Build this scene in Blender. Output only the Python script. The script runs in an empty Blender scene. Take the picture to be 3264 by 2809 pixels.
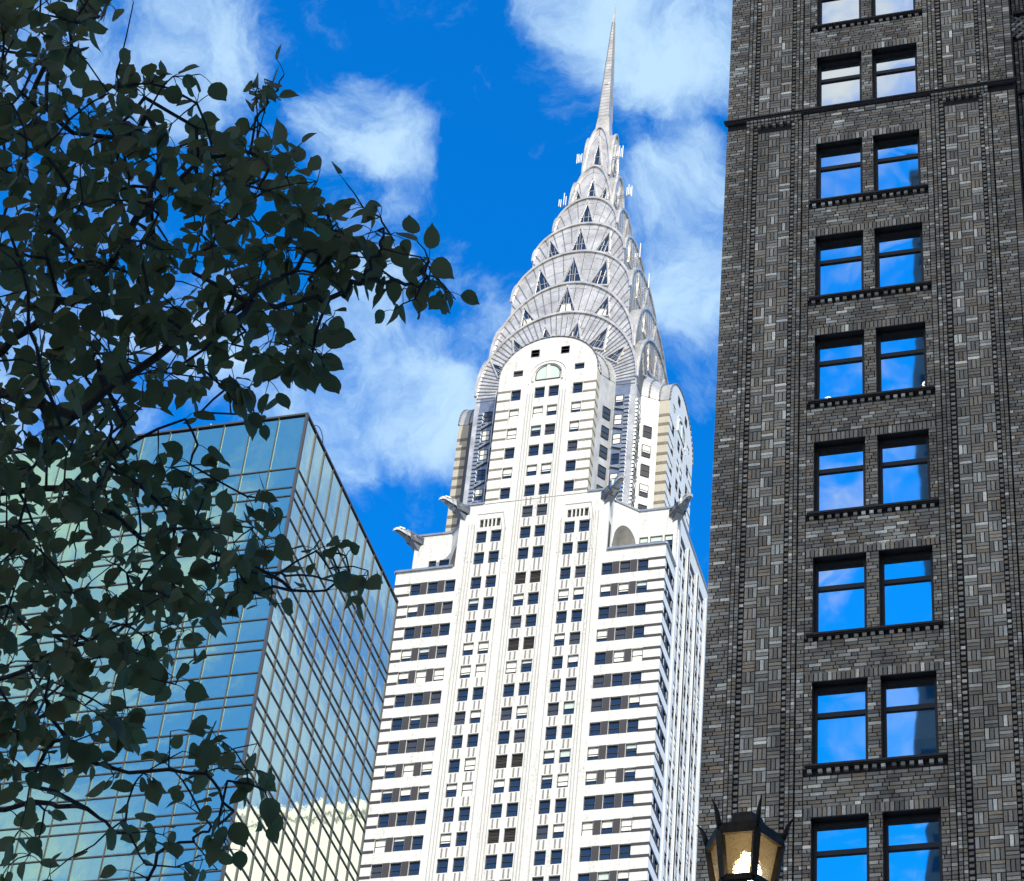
import bpy, math, random
import numpy as np
from mathutils import Matrix, Vector
random.seed(7); rng = np.random.default_rng(7)
SC = bpy.context.scene; COL = SC.collection
# ---------------------------------------------------------------- camera
CR = Vector((0.9607, 0.2648, 0.0829)).normalized()
CF = Vector((-0.2511, 0.7031, 0.6653)).normalized()
CU = CR.cross(CF).normalized(); CR = CF.cross(CU).normalized()
CAM = Vector((0, 0, 1.6)); FPX = 8314.72
cam = bpy.data.cameras.new('camera'); co = bpy.data.objects.new('camera', cam); COL.objects.link(co)
m = Matrix((CR, CU, -CF)).transposed().to_4x4(); m.translation = CAM; co.matrix_world = m
cam.sensor_fit = 'HORIZONTAL'; cam.sensor_width = 36; cam.lens = FPX / 3264 * 36
cam.clip_start = 0.1; cam.clip_end = 6000
SC.camera = co
def ray(px, py):                       # direction of a point of the photograph (native pixels)
    return (CR * (px - 1632) - CU * (py - 1404.5) + CF * FPX).normalized()
def oray(x, y): return ray(x * 1.57529, y * 1.57529)
# ---------------------------------------------------------------- sun, sky, exposure
EL, AZW = math.radians(38), math.radians(33)
SUN = Vector((math.cos(EL) * math.sin(AZW), -math.cos(EL) * math.cos(AZW), math.sin(EL)))
sl = bpy.data.lights.new('sun', 'SUN'); sl.energy = 4.0; sl.angle = math.radians(0.5); sl.color = (1, .965, .90)
so = bpy.data.objects.new('sun', sl); COL.objects.link(so); so.rotation_euler = SUN.to_track_quat('Z', 'Y').to_euler()
SC.view_settings.view_transform = 'Standard'; SC.view_settings.look = 'None'
SC.view_settings.exposure = 0.3; SC.view_settings.gamma = 1
W = bpy.data.worlds.new('World'); SC.world = W; W.use_nodes = True
nt = W.node_tree; N = nt.nodes; LK = nt.links; N.clear()
def nd(t, **k):
    n = N.new(t)
    for a, b in k.items(): setattr(n, a, b)
    return n
wo = nd('ShaderNodeOutputWorld'); bg = nd('ShaderNodeBackground'); LK.new(bg.outputs[0], wo.inputs[0])
bg.inputs[1].default_value = 0.1
sky = nd('ShaderNodeTexSky', sky_type='NISHITA', sun_disc=False, sun_elevation=EL,
         sun_rotation=math.atan2(SUN.x, SUN.y), air_density=1.0, dust_density=0.3, ozone_density=3.0)
tint = nd('ShaderNodeMix', data_type='RGBA', blend_type='MULTIPLY'); tint.inputs['Factor'].default_value = 1
LK.new(sky.outputs[0], tint.inputs['A']); tint.inputs['B'].default_value = (0.02, 1.36, 2.62, 1)
geo = nd('ShaderNodeNewGeometry')
vneg = nd('ShaderNodeVectorMath', operation='SCALE'); vneg.inputs['Scale'].default_value = -1.0
LK.new(geo.outputs['Incoming'], vneg.inputs[0]); RAW = vneg.outputs[0]
wn = nd('ShaderNodeTexNoise'); wn.inputs['Scale'].default_value = 13; wn.inputs['Detail'].default_value = 6; wn.inputs['Roughness'].default_value = .6; LK.new(RAW, wn.inputs['Vector'])
ws = nd('ShaderNodeVectorMath', operation='SUBTRACT'); LK.new(wn.outputs['Color'], ws.inputs[0]); ws.inputs[1].default_value = (.5, .5, .5)
wa = nd('ShaderNodeVectorMath', operation='MULTIPLY_ADD'); LK.new(ws.outputs[0], wa.inputs[0]); wa.inputs[1].default_value = (.05, .05, .05); LK.new(RAW, wa.inputs[2])
wz = nd('ShaderNodeVectorMath', operation='NORMALIZE'); LK.new(wa.outputs[0], wz.inputs[0]); DIR = wz.outputs[0]     # clouds with torn edges
def mir(x, y):                          # the sky seen in a west facing pane
    d = oray(x, y); return Vector((d.x, -d.y, d.z))
BL = [(oray(350, 55), 190, .75), (oray(470, 105), 120, .8), (oray(240, 110), 130, .6), (oray(90, 100), 170, .6),
      (oray(680, 265), 80, .6), (oray(790, 285), 85, .85), (oray(745, 190), 55, .55), (oray(830, 420), 70, .45),
      (oray(700, 690), 120, .8), (oray(830, 810), 130, 1.05), (oray(640, 840), 150, 1.0), (oray(700, 930), 70, .85), (oray(730, 600), 90, .7),
      (oray(1385, 380), 120, .95), (oray(1420, 560), 120, .9), (oray(1320, 500), 90, .65), (oray(1400, 660), 80, .5), (oray(1440, 790), 70, .45),
      (oray(1290, 40), 150, .95), (oray(1420, 80), 140, 1.05), (oray(1160, 15), 110, .55), (oray(960, 600), 60, .4), (oray(1000, 700), 80, .5),
      (oray(100, 650), 200, .7), (oray(60, 900), 250, .7), (oray(200, 420), 130, .5), (oray(450, 700), 160, .7),
      (mir(1760, 60), 170, 1.0), (mir(1700, 180), 120, .8), (mir(1700, 1300), 130, .35),
      (mir(60, 1150), 330, .9), (mir(150, 1700), 220, .8), (mir(330, 1000), 160, .6),
      (Vector((-oray(620, 1150).x, oray(620, 1150).y, oray(620, 1150).z)), 620, .85)]
acc = None
for d, r, w in BL:
    d = d.normalized(); ra = r * 1.57529 / FPX
    dp = nd('ShaderNodeVectorMath', operation='DOT_PRODUCT'); LK.new(DIR, dp.inputs[0]); dp.inputs[1].default_value = d
    mr = nd('ShaderNodeMapRange', interpolation_type='SMOOTHSTEP')
    LK.new(dp.outputs['Value'], mr.inputs['Value'])
    mr.inputs['From Min'].default_value = math.cos(min(1.6 * ra, 3)); mr.inputs['From Max'].default_value = math.cos(.15 * ra)
    mr.inputs['To Max'].default_value = w
    if acc is None: acc = mr.outputs[0]
    else:
        mx = nd('ShaderNodeMath', operation='MAXIMUM') if r < 0 else nd('ShaderNodeMath', operation='SMOOTH_MAX')
        mx.inputs[2].default_value = .25
        LK.new(acc, mx.inputs[0]); LK.new(mr.outputs[0], mx.inputs[1]); acc = mx.outputs[0]
def wnoise(scale, detail, rough, dist=0.0):
    n = nd('ShaderNodeTexNoise'); n.inputs['Scale'].default_value = scale; n.inputs['Detail'].default_value = detail
    n.inputs['Roughness'].default_value = rough; n.inputs['Distortion'].default_value = dist
    LK.new(DIR, n.inputs['Vector']); return n.outputs[0]
def cone(d, c0, c1, w):
    dp = nd('ShaderNodeVectorMath', operation='DOT_PRODUCT'); LK.new(DIR, dp.inputs[0]); dp.inputs[1].default_value = Vector(d).normalized()
    mr = nd('ShaderNodeMapRange', interpolation_type='SMOOTHSTEP'); LK.new(dp.outputs['Value'], mr.inputs['Value'])
    mr.inputs['From Min'].default_value = c0; mr.inputs['From Max'].default_value = c1; mr.inputs['To Max'].default_value = w; return mr.outputs[0]
west = cone((.1, -1, .25), -.05, .55, 1.7)            # unseen bright cloud bank, added behind the camera to whiten the fill light
gapa = cone(mir(1760, 1000), math.cos(.27), math.cos(.16), 1.32); gapb = cone(mir(400, 1350), math.cos(.24), math.cos(.12), 1.45)
n1 = wnoise(19, 10, .66, .5); n2 = wnoise(6, 4, .5)
def wm(op, a, b):
    q = nd('ShaderNodeMath', operation=op)
    for i, v in enumerate((a, b)):
        if isinstance(v, (int, float)): q.inputs[i].default_value = v
        else: LK.new(v, q.inputs[i])
    return q.outputs[0]
wide = wm('SUBTRACT', wm('SUBTRACT', west, gapa), gapb)
dens = wm('MAXIMUM', acc, wide)
dens = wm('ADD', dens, wm('MULTIPLY', wm('SUBTRACT', n1, .5), 2.3))
dens = wm('ADD', dens, wm('MULTIPLY', wm('SUBTRACT', n2, .5), .5))
cm = nd('ShaderNodeMapRange', interpolation_type='SMOOTHSTEP'); LK.new(dens, cm.inputs['Value'])
cm.inputs['From Min'].default_value = .24; cm.inputs['From Max'].default_value = 1.22; cm.inputs['To Max'].default_value = .90
cc = nd('ShaderNodeMix', data_type='RGBA'); LK.new(cm.outputs[0], cc.inputs['Factor'])
LK.new(tint.outputs['Result'], cc.inputs['A']); 
ccol = nd('ShaderNodeMix', data_type='RGBA'); LK.new(cone((.1, -1, .25), .05, .6, 1.0), ccol.inputs['Factor'])  # the added clouds behind the camera are also whiter
ccol.inputs['A'].default_value = (4.9, 7.0, 8.8, 1); ccol.inputs['B'].default_value = (9.4, 8.9, 8.0, 1); LK.new(ccol.outputs['Result'], cc.inputs['B'])
LK.new(cc.outputs['Result'], bg.inputs[0])

# ---------------------------------------------------------------- materials
def newmat(name):
    mt = bpy.data.materials.new(name); mt.use_nodes = True
    return mt, mt.node_tree, mt.node_tree.nodes['Principled BSDF']
def pm(name, col, rough=.6, metal=0., noise=0., nscale=2., bump=0., bscale=20., spec=.5, stretch=None):
    mt, t, b = newmat(name)
    b.inputs['Roughness'].default_value = rough; b.inputs['Metallic'].default_value = metal
    b.inputs['Specular IOR Level'].default_value = spec
    b.inputs['Base Color'].default_value = (*col, 1)
    tc = t.nodes.new('ShaderNodeTexCoord'); src = tc.outputs['Object']
    if stretch:
        mp = t.nodes.new('ShaderNodeMapping'); mp.inputs['Scale'].default_value = stretch
        t.links.new(src, mp.inputs[0]); src = mp.outputs[0]
    if noise:
        n = t.nodes.new('ShaderNodeTexNoise'); n.inputs['Scale'].default_value = nscale; n.inputs['Detail'].default_value = 6
        n.inputs['Roughness'].default_value = .65
        t.links.new(src, n.inputs['Vector'])
        r = t.nodes.new('ShaderNodeMapRange'); r.inputs['From Min'].default_value = .3; r.inputs['From Max'].default_value = .7
        r.inputs['To Min'].default_value = 1 - noise; r.inputs['To Max'].default_value = 1 + noise
        t.links.new(n.outputs[0], r.inputs[0])
        x = t.nodes.new('ShaderNodeMix'); x.data_type = 'RGBA'; x.blend_type = 'MULTIPLY'; x.inputs['Factor'].default_value = 1
        x.inputs['A'].default_value = (*col, 1); t.links.new(r.outputs[0], x.inputs['B'])
        t.links.new(x.outputs['Result'], b.inputs['Base Color'])
    if bump:
        n = t.nodes.new('ShaderNodeTexNoise'); n.inputs['Scale'].default_value = bscale; n.inputs['Detail'].default_value = 4
        t.links.new(src, n.inputs['Vector'])
        bp = t.nodes.new('ShaderNodeBump'); bp.inputs['Strength'].default_value = bump; bp.inputs['Distance'].default_value = .05
        t.links.new(n.outputs[0], bp.inputs['Height']); t.links.new(bp.outputs[0], b.inputs['Normal'])
    return mt
def stained(name, col, stain, amt):
    """glazed brick with soot streaks that run down the wall"""
    mt, t, b = newmat(name); b.inputs['Roughness'].default_value = .55
    tc = t.nodes.new('ShaderNodeTexCoord'); mp = t.nodes.new('ShaderNodeMapping'); mp.inputs['Scale'].default_value = (1.3, 1.3, .10)
    t.links.new(tc.outputs['Object'], mp.inputs[0])
    n = t.nodes.new('ShaderNodeTexNoise'); n.inputs['Scale'].default_value = 1.6; n.inputs['Detail'].default_value = 8; n.inputs['Roughness'].default_value = .7
    t.links.new(mp.outputs[0], n.inputs[0])
    n2 = t.nodes.new('ShaderNodeTexNoise'); n2.inputs['Scale'].default_value = 3.5; n2.inputs['Detail'].default_value = 6
    t.links.new(tc.outputs['Object'], n2.inputs[0])
    r = t.nodes.new('ShaderNodeMapRange'); r.inputs['From Min'].default_value = .47; r.inputs['From Max'].default_value = .74; r.inputs['To Max'].default_value = amt
    t.links.new(n.outputs[0], r.inputs[0])
    r2 = t.nodes.new('ShaderNodeMapRange'); r2.inputs['From Min'].default_value = .40; r2.inputs['From Max'].default_value = .65
    t.links.new(n2.outputs[0], r2.inputs[0])
    mu = t.nodes.new('ShaderNodeMath'); mu.operation = 'MULTIPLY'; t.links.new(r.outputs[0], mu.inputs[0]); t.links.new(r2.outputs[0], mu.inputs[1])
    br = t.nodes.new('ShaderNodeTexBrick'); br.inputs['Scale'].default_value = 1; br.inputs['Brick Width'].default_value = .4; br.inputs['Row Height'].default_value = .14
    br.inputs['Mortar Size'].default_value = .012; br.inputs['Color1'].default_value = (1, 1, 1, 1); br.inputs['Color2'].default_value = (.93, .93, .92, 1); br.inputs['Mortar'].default_value = (.72, .72, .70, 1)
    sx = t.nodes.new('ShaderNodeSeparateXYZ'); t.links.new(tc.outputs['Object'], sx.inputs[0])
    ad = t.nodes.new('ShaderNodeMath'); t.links.new(sx.outputs[0], ad.inputs[0]); t.links.new(sx.outputs[1], ad.inputs[1])
    cx = t.nodes.new('ShaderNodeCombineXYZ'); t.links.new(ad.outputs[0], cx.inputs[0]); t.links.new(sx.outputs[2], cx.inputs[1]); t.links.new(cx.outputs[0], br.inputs[0])
    x = t.nodes.new('ShaderNodeMix'); x.data_type = 'RGBA'; x.inputs['A'].default_value = (*col, 1); x.inputs['B'].default_value = (*stain, 1)
    t.links.new(mu.outputs[0], x.inputs['Factor'])
    y = t.nodes.new('ShaderNodeMix'); y.data_type = 'RGBA'; y.blend_type = 'MULTIPLY'; y.inputs['Factor'].default_value = 1
    t.links.new(x.outputs['Result'], y.inputs['A']); t.links.new(br.outputs[0], y.inputs['B'])
    t.links.new(y.outputs['Result'], b.inputs['Base Color'])
    return mt
M = {}
M['white'] = stained('white_glazed_brick', (.71, .70, .66), (.33, .31, .27), 1.0)
M['grey_brick'] = pm('dark_grey_brick', (.030, .028, .032), .6, noise=.35, nscale=9)
M['tan'] = stained('tan_brick', (.52, .47, .37), (.26, .22, .17), .7)
M['tan_band'] = pm('grey_tan_band', (.17, .15, .115), .7, noise=.3, nscale=3)
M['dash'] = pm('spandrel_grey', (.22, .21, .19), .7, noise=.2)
M['greystone'] = pm('weathered_grey_cladding', (.40, .40, .39), .45, .35, noise=.3, nscale=.8, stretch=(1, 1, .35))
M['steel'] = pm('stainless_steel', (.60, .565, .505), .33, .5, noise=.34, nscale=.55, bump=.3, bscale=1.3)
M['steel_seam'] = pm('steel_standing_seam', (.19, .195, .20), .45, .4, noise=.2)
M['steel_dark'] = pm('weathered_steel', (.25, .28, .32), .35, .7, noise=.25, nscale=1.2)
M['shade_clad'] = pm('shade_toned_cladding', (.075, .08, .09), .5, .3, noise=.3, nscale=1)  # darkened colour stands in for shade on the north-west splays
M['steel_blue'] = pm('slate_blue_steel', (.34, .36, .37), .32, .6, noise=.2, nscale=1)
M['frame'] = pm('dark_window_frame', (.016, .016, .018), .5)
M['pane'] = pm('dark_window_glass', (.020, .026, .036), .07, spec=.9, bump=.02, bscale=.7)
M['panegrey'] = pm('grey_window_glass', (.055, .055, .055), .12, spec=.6)
M['louvre'] = pm('dark_louvre', (.026, .022, .021), .7)
M['blind'] = pm('cream_blind', (.78, .77, .68), .7, noise=.05)
M['blindg'] = pm('pale_green_blind', (.50, .58, .53), .6)
M['pierline'] = pm('pier_joint_grey', (.40, .39, .36), .7, noise=.2)
M['antenna'] = pm('white_antenna', (.80, .80, .78), .4)
M['bronze'] = pm('black_lantern_metal', (.040, .031, .021), .7, 0, noise=.4, nscale=30, spec=.15)

# ---------------------------------------------------------------- mesh helpers
class MB:
    def __init__(s): s.v = []; s.f = []; s.m = []
    def quad(s, a, b, c, d, m=0):
        i = len(s.v); s.v += [tuple(a), tuple(b), tuple(c), tuple(d)]; s.f.append((i, i + 1, i + 2, i + 3)); s.m.append(m)
    def poly(s, pts, m=0):
        i = len(s.v); s.v += [tuple(p) for p in pts]; s.f.append(tuple(range(i, i + len(pts)))); s.m.append(m)
    def hexa(s, p, m=0):                 # 8 corners: bottom ring 0-3, top ring 4-7
        i = len(s.v); s.v += [tuple(q) for q in p]
        for f in ((3, 2, 1, 0), (4, 5, 6, 7), (0, 1, 5, 4), (1, 2, 6, 5), (2, 3, 7, 6), (3, 0, 4, 7)):
            s.f.append(tuple(i + k for k in f)); s.m.append(m)
    def box(s, x0, x1, y0, y1, z0, z1, m=0):
        s.hexa([(x0, y0, z0), (x1, y0, z0), (x1, y1, z0), (x0, y1, z0), (x0, y0, z1), (x1, y0, z1), (x1, y1, z1), (x0, y1, z1)], m)
    def bar(s, a, b, w, h=None, m=0, up=(0, 0, 1)):
        a = Vector(a); b = Vector(b); d = (b - a).normalized(); h = h or w
        u = d.cross(Vector(up))
        if u.length < 1e-4: u = d.cross(Vector((1, 0, 0)))
        u.normalize(); v = u.cross(d)
        u *= w / 2; v *= h / 2
        s.hexa([a - u - v, a + u - v, a + u + v, a - u + v, b - u - v, b + u - v, b + u + v, b - u + v], m)
    def tube(s, pts, rad, n=6, m=0, cap=True):
        base = len(s.v); pts = [Vector(p) for p in pts]; K = len(pts)
        for k, p in enumerate(pts):
            d = (pts[min(k + 1, K - 1)] - pts[max(k - 1, 0)]).normalized()
            u = d.cross(Vector((.31, .17, .93))); u.normalize(); v = d.cross(u)
            for j in range(n):
                a = 2 * math.pi * j / n; s.v.append(tuple(p + (u * math.cos(a) + v * math.sin(a)) * rad[k]))
        for k in range(K - 1):
            for j in range(n):
                a = base + k * n + j; b = base + k * n + (j + 1) % n; s.f.append((a, b, b + n, a + n)); s.m.append(m)
        if cap:
            s.f.append(tuple(base + j for j in range(n))[::-1]); s.m.append(m)
            s.f.append(tuple(base + (K - 1) * n + j for j in range(n))); s.m.append(m)
    def mesh(s, name, mats, smooth=False):
        me = bpy.data.meshes.new(name); me.from_pydata(s.v, [], s.f)
        for k in mats: me.materials.append(M[k] if isinstance(k, str) else k)
        me.polygons.foreach_set('material_index', s.m)
        if smooth: me.polygons.foreach_set('use_smooth', [True] * len(s.f))
        me.update(); return me
    def build(s, name, mats, parent=None, smooth=False):
        if isinstance(mats, str): mats = [mats]
        o = bpy.data.objects.new(name, s.mesh(name, mats, smooth)); COL.objects.link(o)
        if parent: o.parent = parent
        return o
def thing(name, label, cat, loc=(0, 0, 0), group=None):
    o = bpy.data.objects.new(name, None); COL.objects.link(o); o.location = loc
    o['label'] = label; o['category'] = cat
    if group: o['group'] = group
    return o
def at(o, loc, rz=0):
    o.location = loc; o.rotation_euler = (0, 0, rz); return o
def cpy(me, name, parent, loc, rz=0):
    o = bpy.data.objects.new(name, me); COL.objects.link(o); o.parent = parent; at(o, loc, rz); return o
def wall_holes(mb, u0, u1, z0, z1, holes, depth, P, m=0, mr=None):
    """a wall skin in the u,z plane with rectangular openings and their reveals; P(u, d, z) maps to the world (d = depth inwards)"""
    mr = m if mr is None else mr
    us = sorted({u0, u1, *[h[0] for h in holes], *[h[1] for h in holes]}); us = [u for u in us if u0 <= u <= u1]
    zs = sorted({z0, z1, *[h[2] for h in holes], *[h[3] for h in holes]}); zs = [z for z in zs if z0 <= z <= z1]
    for i in range(len(zs) - 1):
        zc = (zs[i] + zs[i + 1]) / 2
        row = [h for h in holes if h[2] < zc < h[3]]
        start = None
        for j in range(len(us) - 1):
            uc = (us[j] + us[j + 1]) / 2
            op = any(h[0] < uc < h[1] for h in row)
            if not op and start is None: start = us[j]
            if (op or j == len(us) - 2) and start is not None:
                e = us[j] if op else us[j + 1]
                mb.quad(P(start, 0, zs[i]), P(e, 0, zs[i]), P(e, 0, zs[i + 1]), P(start, 0, zs[i + 1]), m); start = None
    for a, b, c, d in holes:
        mb.quad(P(a, 0, c), P(a, 0, d), P(a, depth, d), P(a, depth, c), mr); mb.quad(P(b, 0, d), P(b, 0, c), P(b, depth, c), P(b, depth, d), mr)
        mb.quad(P(a, 0, d), P(b, 0, d), P(b, depth, d), P(a, depth, d), mr); mb.quad(P(b, 0, c), P(a, 0, c), P(a, depth, c), P(b, depth, c), mr)

# ---------------------------------------------------------------- ground and street
g = MB(); g.quad((-3000, -3000, 0), (3000, -3000, 0), (3000, 3000, 0), (-3000, 3000, 0))
o = g.build('ground', [pm('pale_bounce_ground', (.27, .26, .24), .9, noise=.3, nscale=1.5, bump=.2)]); o['kind'] = 'structure'  # unseen ground, made pale to bounce sunlight up as fill
g = MB(); g.box(-15, 40, 8, 49.4, 0.004, .14); g.box(-200, -20, 60, 235, .004, .14)
o = g.build('pavement', [pm('concrete_paving', (.32, .31, .29), .85, noise=.2, nscale=2)]); o['kind'] = 'structure'

# ================================================================= WHITE SKYSCRAPER
XC, YC = -78.25, 244.2
SK = thing('skyscraper', 'tall white brick skyscraper with stepped silver arches and a needle spire', 'skyscraper', (XC, YC, 0))
def FW(k):
    """face frame k: 0 west 1 south 2 east 3 north; local (u, v outwards, z), relative to the tower axis"""
    return [lambda u, v, z: (u, -v, z), lambda u, v, z: (v, u, z), lambda u, v, z: (-u, v, z), lambda u, v, z: (-v, -u, z)][k]
RZ = [0, math.pi / 2, math.pi, -math.pi / 2]
# ---- windows: a few meshes, many copies
WH = 1.88
def win_mesh(w, h, kind, lev, sash=.5):
    mb = MB(); t = .075; x0, x1 = -w / 2, w / 2
    # local: z from 0 (head) down to -h, y negative is outwards
    mb.box(x0, x0 + t, -.05, .05, -h, 0, 0); mb.box(x1 - t, x1, -.05, .05, -h, 0, 0)
    mb.box(x0 + t, x1 - t, -.05, .05, -t, 0, 0); mb.box(x0 + t, x1 - t, -.05, .05, -h, -h + t, 0)
    mb.box(x0 + t, x1 - t, -.045, .045, -h * sash - .05, -h * sash + .04, 0)
    def pane(za, zb, m, y): mb.quad((x0 + t, y, zb), (x1 - t, y, zb), (x1 - t, y, za), (x0 + t, y, za), m)
    if kind == 'dark': pane(0, -h, 1, .02)
    elif kind == 'grey': pane(0, -h, 3, .02)
    elif kind == 'louvre':
        pane(0, -h, 4, .02)
        for i in range(1, 9): mb.box(x0 + t, x1 - t, -.04, .0, -h * i / 9 - .05, -h * i / 9 + .05, 4)
    else:
        zb = -h * lev
        pane(0, zb, 2 if kind == 'cream' else 5, -.005); pane(zb, -h, 1, .02)
        if lev > .6: mb.box(x0 + t, x1 - t, -.03, .0, zb - .1, zb - .04, 0)
    return mb.mesh('window', ['frame', 'pane', 'blind', 'panegrey', 'louvre', 'blindg'])
KINDS = [('dark', 0), ('dark', 0), ('dark', 0), ('dark', 0), ('dark', 0), ('grey', 0), ('grey', 0), ('cream', .2), ('cream', .5), ('cream', .35), ('cream', .62), ('cream', .78), ('cream', .96), ('green', .3), ('green', .5)]
WM = {}
def wmesh(w, h, i):
    key = (round(w, 2), round(h, 2), i)
    if key not in WM: WM[key] = win_mesh(w, h, *KINDS[i])
    return WM[key]
WINS = []      # (priority, face, u centre, v plane, z head, w, h, kind index)
def kind_for(floor):
    r = (floor * 7919) % 5            # floors tend to share a state, as the photograph shows
    if r in (0, 3): return random.choice([0, 1, 2, 3, 4, 5])
    if r == 1: return random.choice([7, 8, 9, 10, 12, 11, 12, 0])
    return random.choice([0, 1, 5, 6, 7, 8, 9, 10, 11, 12, 13, 14])
FL = [197.6 - 3.325 * k for k in range(30)]          # window heads of the shaft
UP = [201.42, 204.75]
CP = [(-1.6, -.25), (.25, 1.6)]; P1 = [(-7.14, -5.82), (-5.28, -3.96)]; P2 = [(3.96, 5.28), (5.82, 7.14)]
WG = [(9.07, 10.4), (11.27, 12.6), (13.45, 14.78)]
RD = .28
hol = []; 
def addwin(holes, k, a, b, v, z, h=WH, kd=None, pr=1):
    holes.append((a, b, z - h, z)); WINS.append((pr, k, (a + b) / 2, v - (RD if k == 0 else .10), z, b - a, h, kd))
VW = 14.2; VS = 16.8
Z0 = 98.0
for n, z in enumerate(FL):
    lou = (n in (3, 8, 11, 17, 22))
    for a, b in CP: addwin(hol, 0, a, b, VW, z, kd=('L' if lou or n == 0 else n), pr=0)
    for a, b in P1 + P2: addwin(hol, 0, a, b, VW, z, kd=n, pr=0)
    for a, b in WG:
        addwin(hol, 0, a, b, VW, z, kd=n, pr=0); addwin(hol, 0, -b, -a, VW, z, kd=n, pr=0)
wb = MB(); P = lambda u, d, z: FW(0)(u, VW - d, z)
wall_holes(wb, -16.8, 16.8, Z0, 199.55, hol, RD, P)
hol2 = []
for z in UP:
    for a, b in P1 + P2: addwin(hol2, 0, a, b, VW, z, kd=20, pr=0)
for z in UP + [208.07]:
    for a, b in CP: addwin(hol2, 0, a, b, VW, z, kd=(20 if z < 207 else 'G'), pr=0)
for s in (-1, 1): hol2.append((s * 5.55 - 1.3, s * 5.55 + 1.3, 205.35, 206.62))
wall_holes(wb, -9.45, 9.45, 199.55, 209.1, hol2, RD, P)
# S face of the corner block and of the south arm
holS = []
for n, z in enumerate(FL):
    for a, b in ((-13.5, -12.3), (-11.5, -10.3)): addwin(holS, 1, a, b, VS, z, kd=n, pr=2)
PS = []
for c in (-6.05, -.95, 4.15): PS += [(c - 1.42, c - .28), (c + .28, c + 1.42)]
for n, z in enumerate([204.75, 201.42] + FL):
    for a, b in PS: addwin(holS, 1, a, b, VS, z, kd=n, pr=3)
Q = lambda u, d, z: FW(1)(u, VS - d, z)
wall_holes(wb, -14.2, -9.5, Z0, 199.55, [h for h in holS if h[1] < -9.5], .10, Q)
for c in (-6.05, -.95, 4.15): holS.append((c - 1.35, c + 1.35, 205.2, 206.5))
wall_holes(wb, -9.5, 9.5, Z0, 209.1, [h for h in holS if h[0] > -9.5], .10, Q)
# plain sides, arms' walls, lower shaft, roof terraces
def side(pts, z0, z1, m=0):
    for a, b in zip(pts[:-1], pts[1:]): wb.quad((*a, z0), (*b, z0), (*b, z1), (*a, z1), m)
def body(z): return z
side([(16.8, 9.5), (16.8, 14.2), (-16.8, 14.2), (-16.8, -14.2)], Z0, 199.55)
side([(-16.8, -14.2), (16.8, -14.2), (16.8, 14.2), (-16.8, 14.2), (-16.8, -14.2)], 0, Z0)
for s in (-1, 1):
    # south / north arm west wall, west arm side, chamfer with the arched squinch
    pts = [(s * 9.45, -14.2), (s * 9.45, -12.0)]
    side(pts, 199.4, 209.1)
    A = Vector((s * 9.45, -12.0)); B = Vector((s * 11.95, -9.5)); nseg = 14
    for i in range(nseg):
        t0, t1 = i / nseg, (i + 1) / nseg
        def zz(t): u = 2 * t - 1; return 202.2 + 3.8 * math.sqrt(max(0, 1 - u * u))
        a = A.lerp(B, t0); b = A.lerp(B, t1)
        wb.quad((*a, zz(t0)), (*b, zz(t1)), (*b, 209.1), (*a, 209.1))
        # soffit of the squinch vault running back to the inner corner
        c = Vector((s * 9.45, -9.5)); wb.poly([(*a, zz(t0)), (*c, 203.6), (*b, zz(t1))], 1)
    hs = [(12.15, 13.25, 203.6, 204.98), (13.5, 15.05, 203.6, 204.98), (15.3, 16.35, 203.6, 204.98)] if s > 0 else [(12.0, 13.3, 203.75, 204.95), (13.7, 14.7, 203.75, 204.95)]
    hh = []
    for a, b, c, d in hs:
        a, b = (a, b) if s > 0 else (-b, -a)
        if s < 0: a, b = a, b
        hh.append((a - (0 if s > 0 else 0), b, c - 2, d)); WINS.append((4, 0, (a + b) / 2, 9.5 - .2, d, b - a, 1.6, 14 if s > 0 else 0))
    wall_holes(wb, min(s * 9.45, s * 16.8), max(s * 9.45, s * 16.8), 199.4, 204.99, hh, .2, lambda u, d, z: (u, -9.5 + d, z))
    wall_holes(wb, min(s * 11.95, s * 16.8), max(s * 11.95, s * 16.8), 204.99, 209.1, [], .2, lambda u, d, z: (u, -9.5 + d, z))
    side([(s * 9.45, -12.0), (s * 9.45, -9.5)], 199.4, 204.0)
    # two small windows in the arm's flank
    for yy in (-13.3, -11.3): wb.box(s * 9.45 - .02, s * 9.45 + .02, yy - .45, yy + .45, 200.2, 202.4 if yy > -12 else 204.5, 2)
    # the east half of the plan, mirrored and plain
    side([(s * 9.45, 14.2), (s * 9.45, 9.5), (s * 16.8, 9.5)], 199.4, 209.1)
side([(-9.45, 14.2), (9.45, 14.2)], 199.4, 209.1); side([(-16.8, -9.5), (-16.8, 9.5)], 199.4, 209.1)
wb.quad((-16.8, -14.2, 199.4), (16.8, -14.2, 199.4), (16.8, 14.2, 199.4), (-16.8, 14.2, 199.4), 0)
wb.quad((-16.8, -9.5, 208.9), (16.8, -9.5, 208.9), (16.8, 9.5, 208.9), (-16.8, 9.5, 208.9), 0)
wb.quad((-9.45, -14.2, 208.9), (9.45, -14.2, 208.9), (9.45, -9.51, 208.9), (-9.45, -9.51, 208.9), 0)
wb.quad((-9.45, 9.51, 208.9), (9.45, 9.51, 208.9), (9.45, 14.2, 208.9), (-9.45, 14.2, 208.9), 0)
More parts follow.
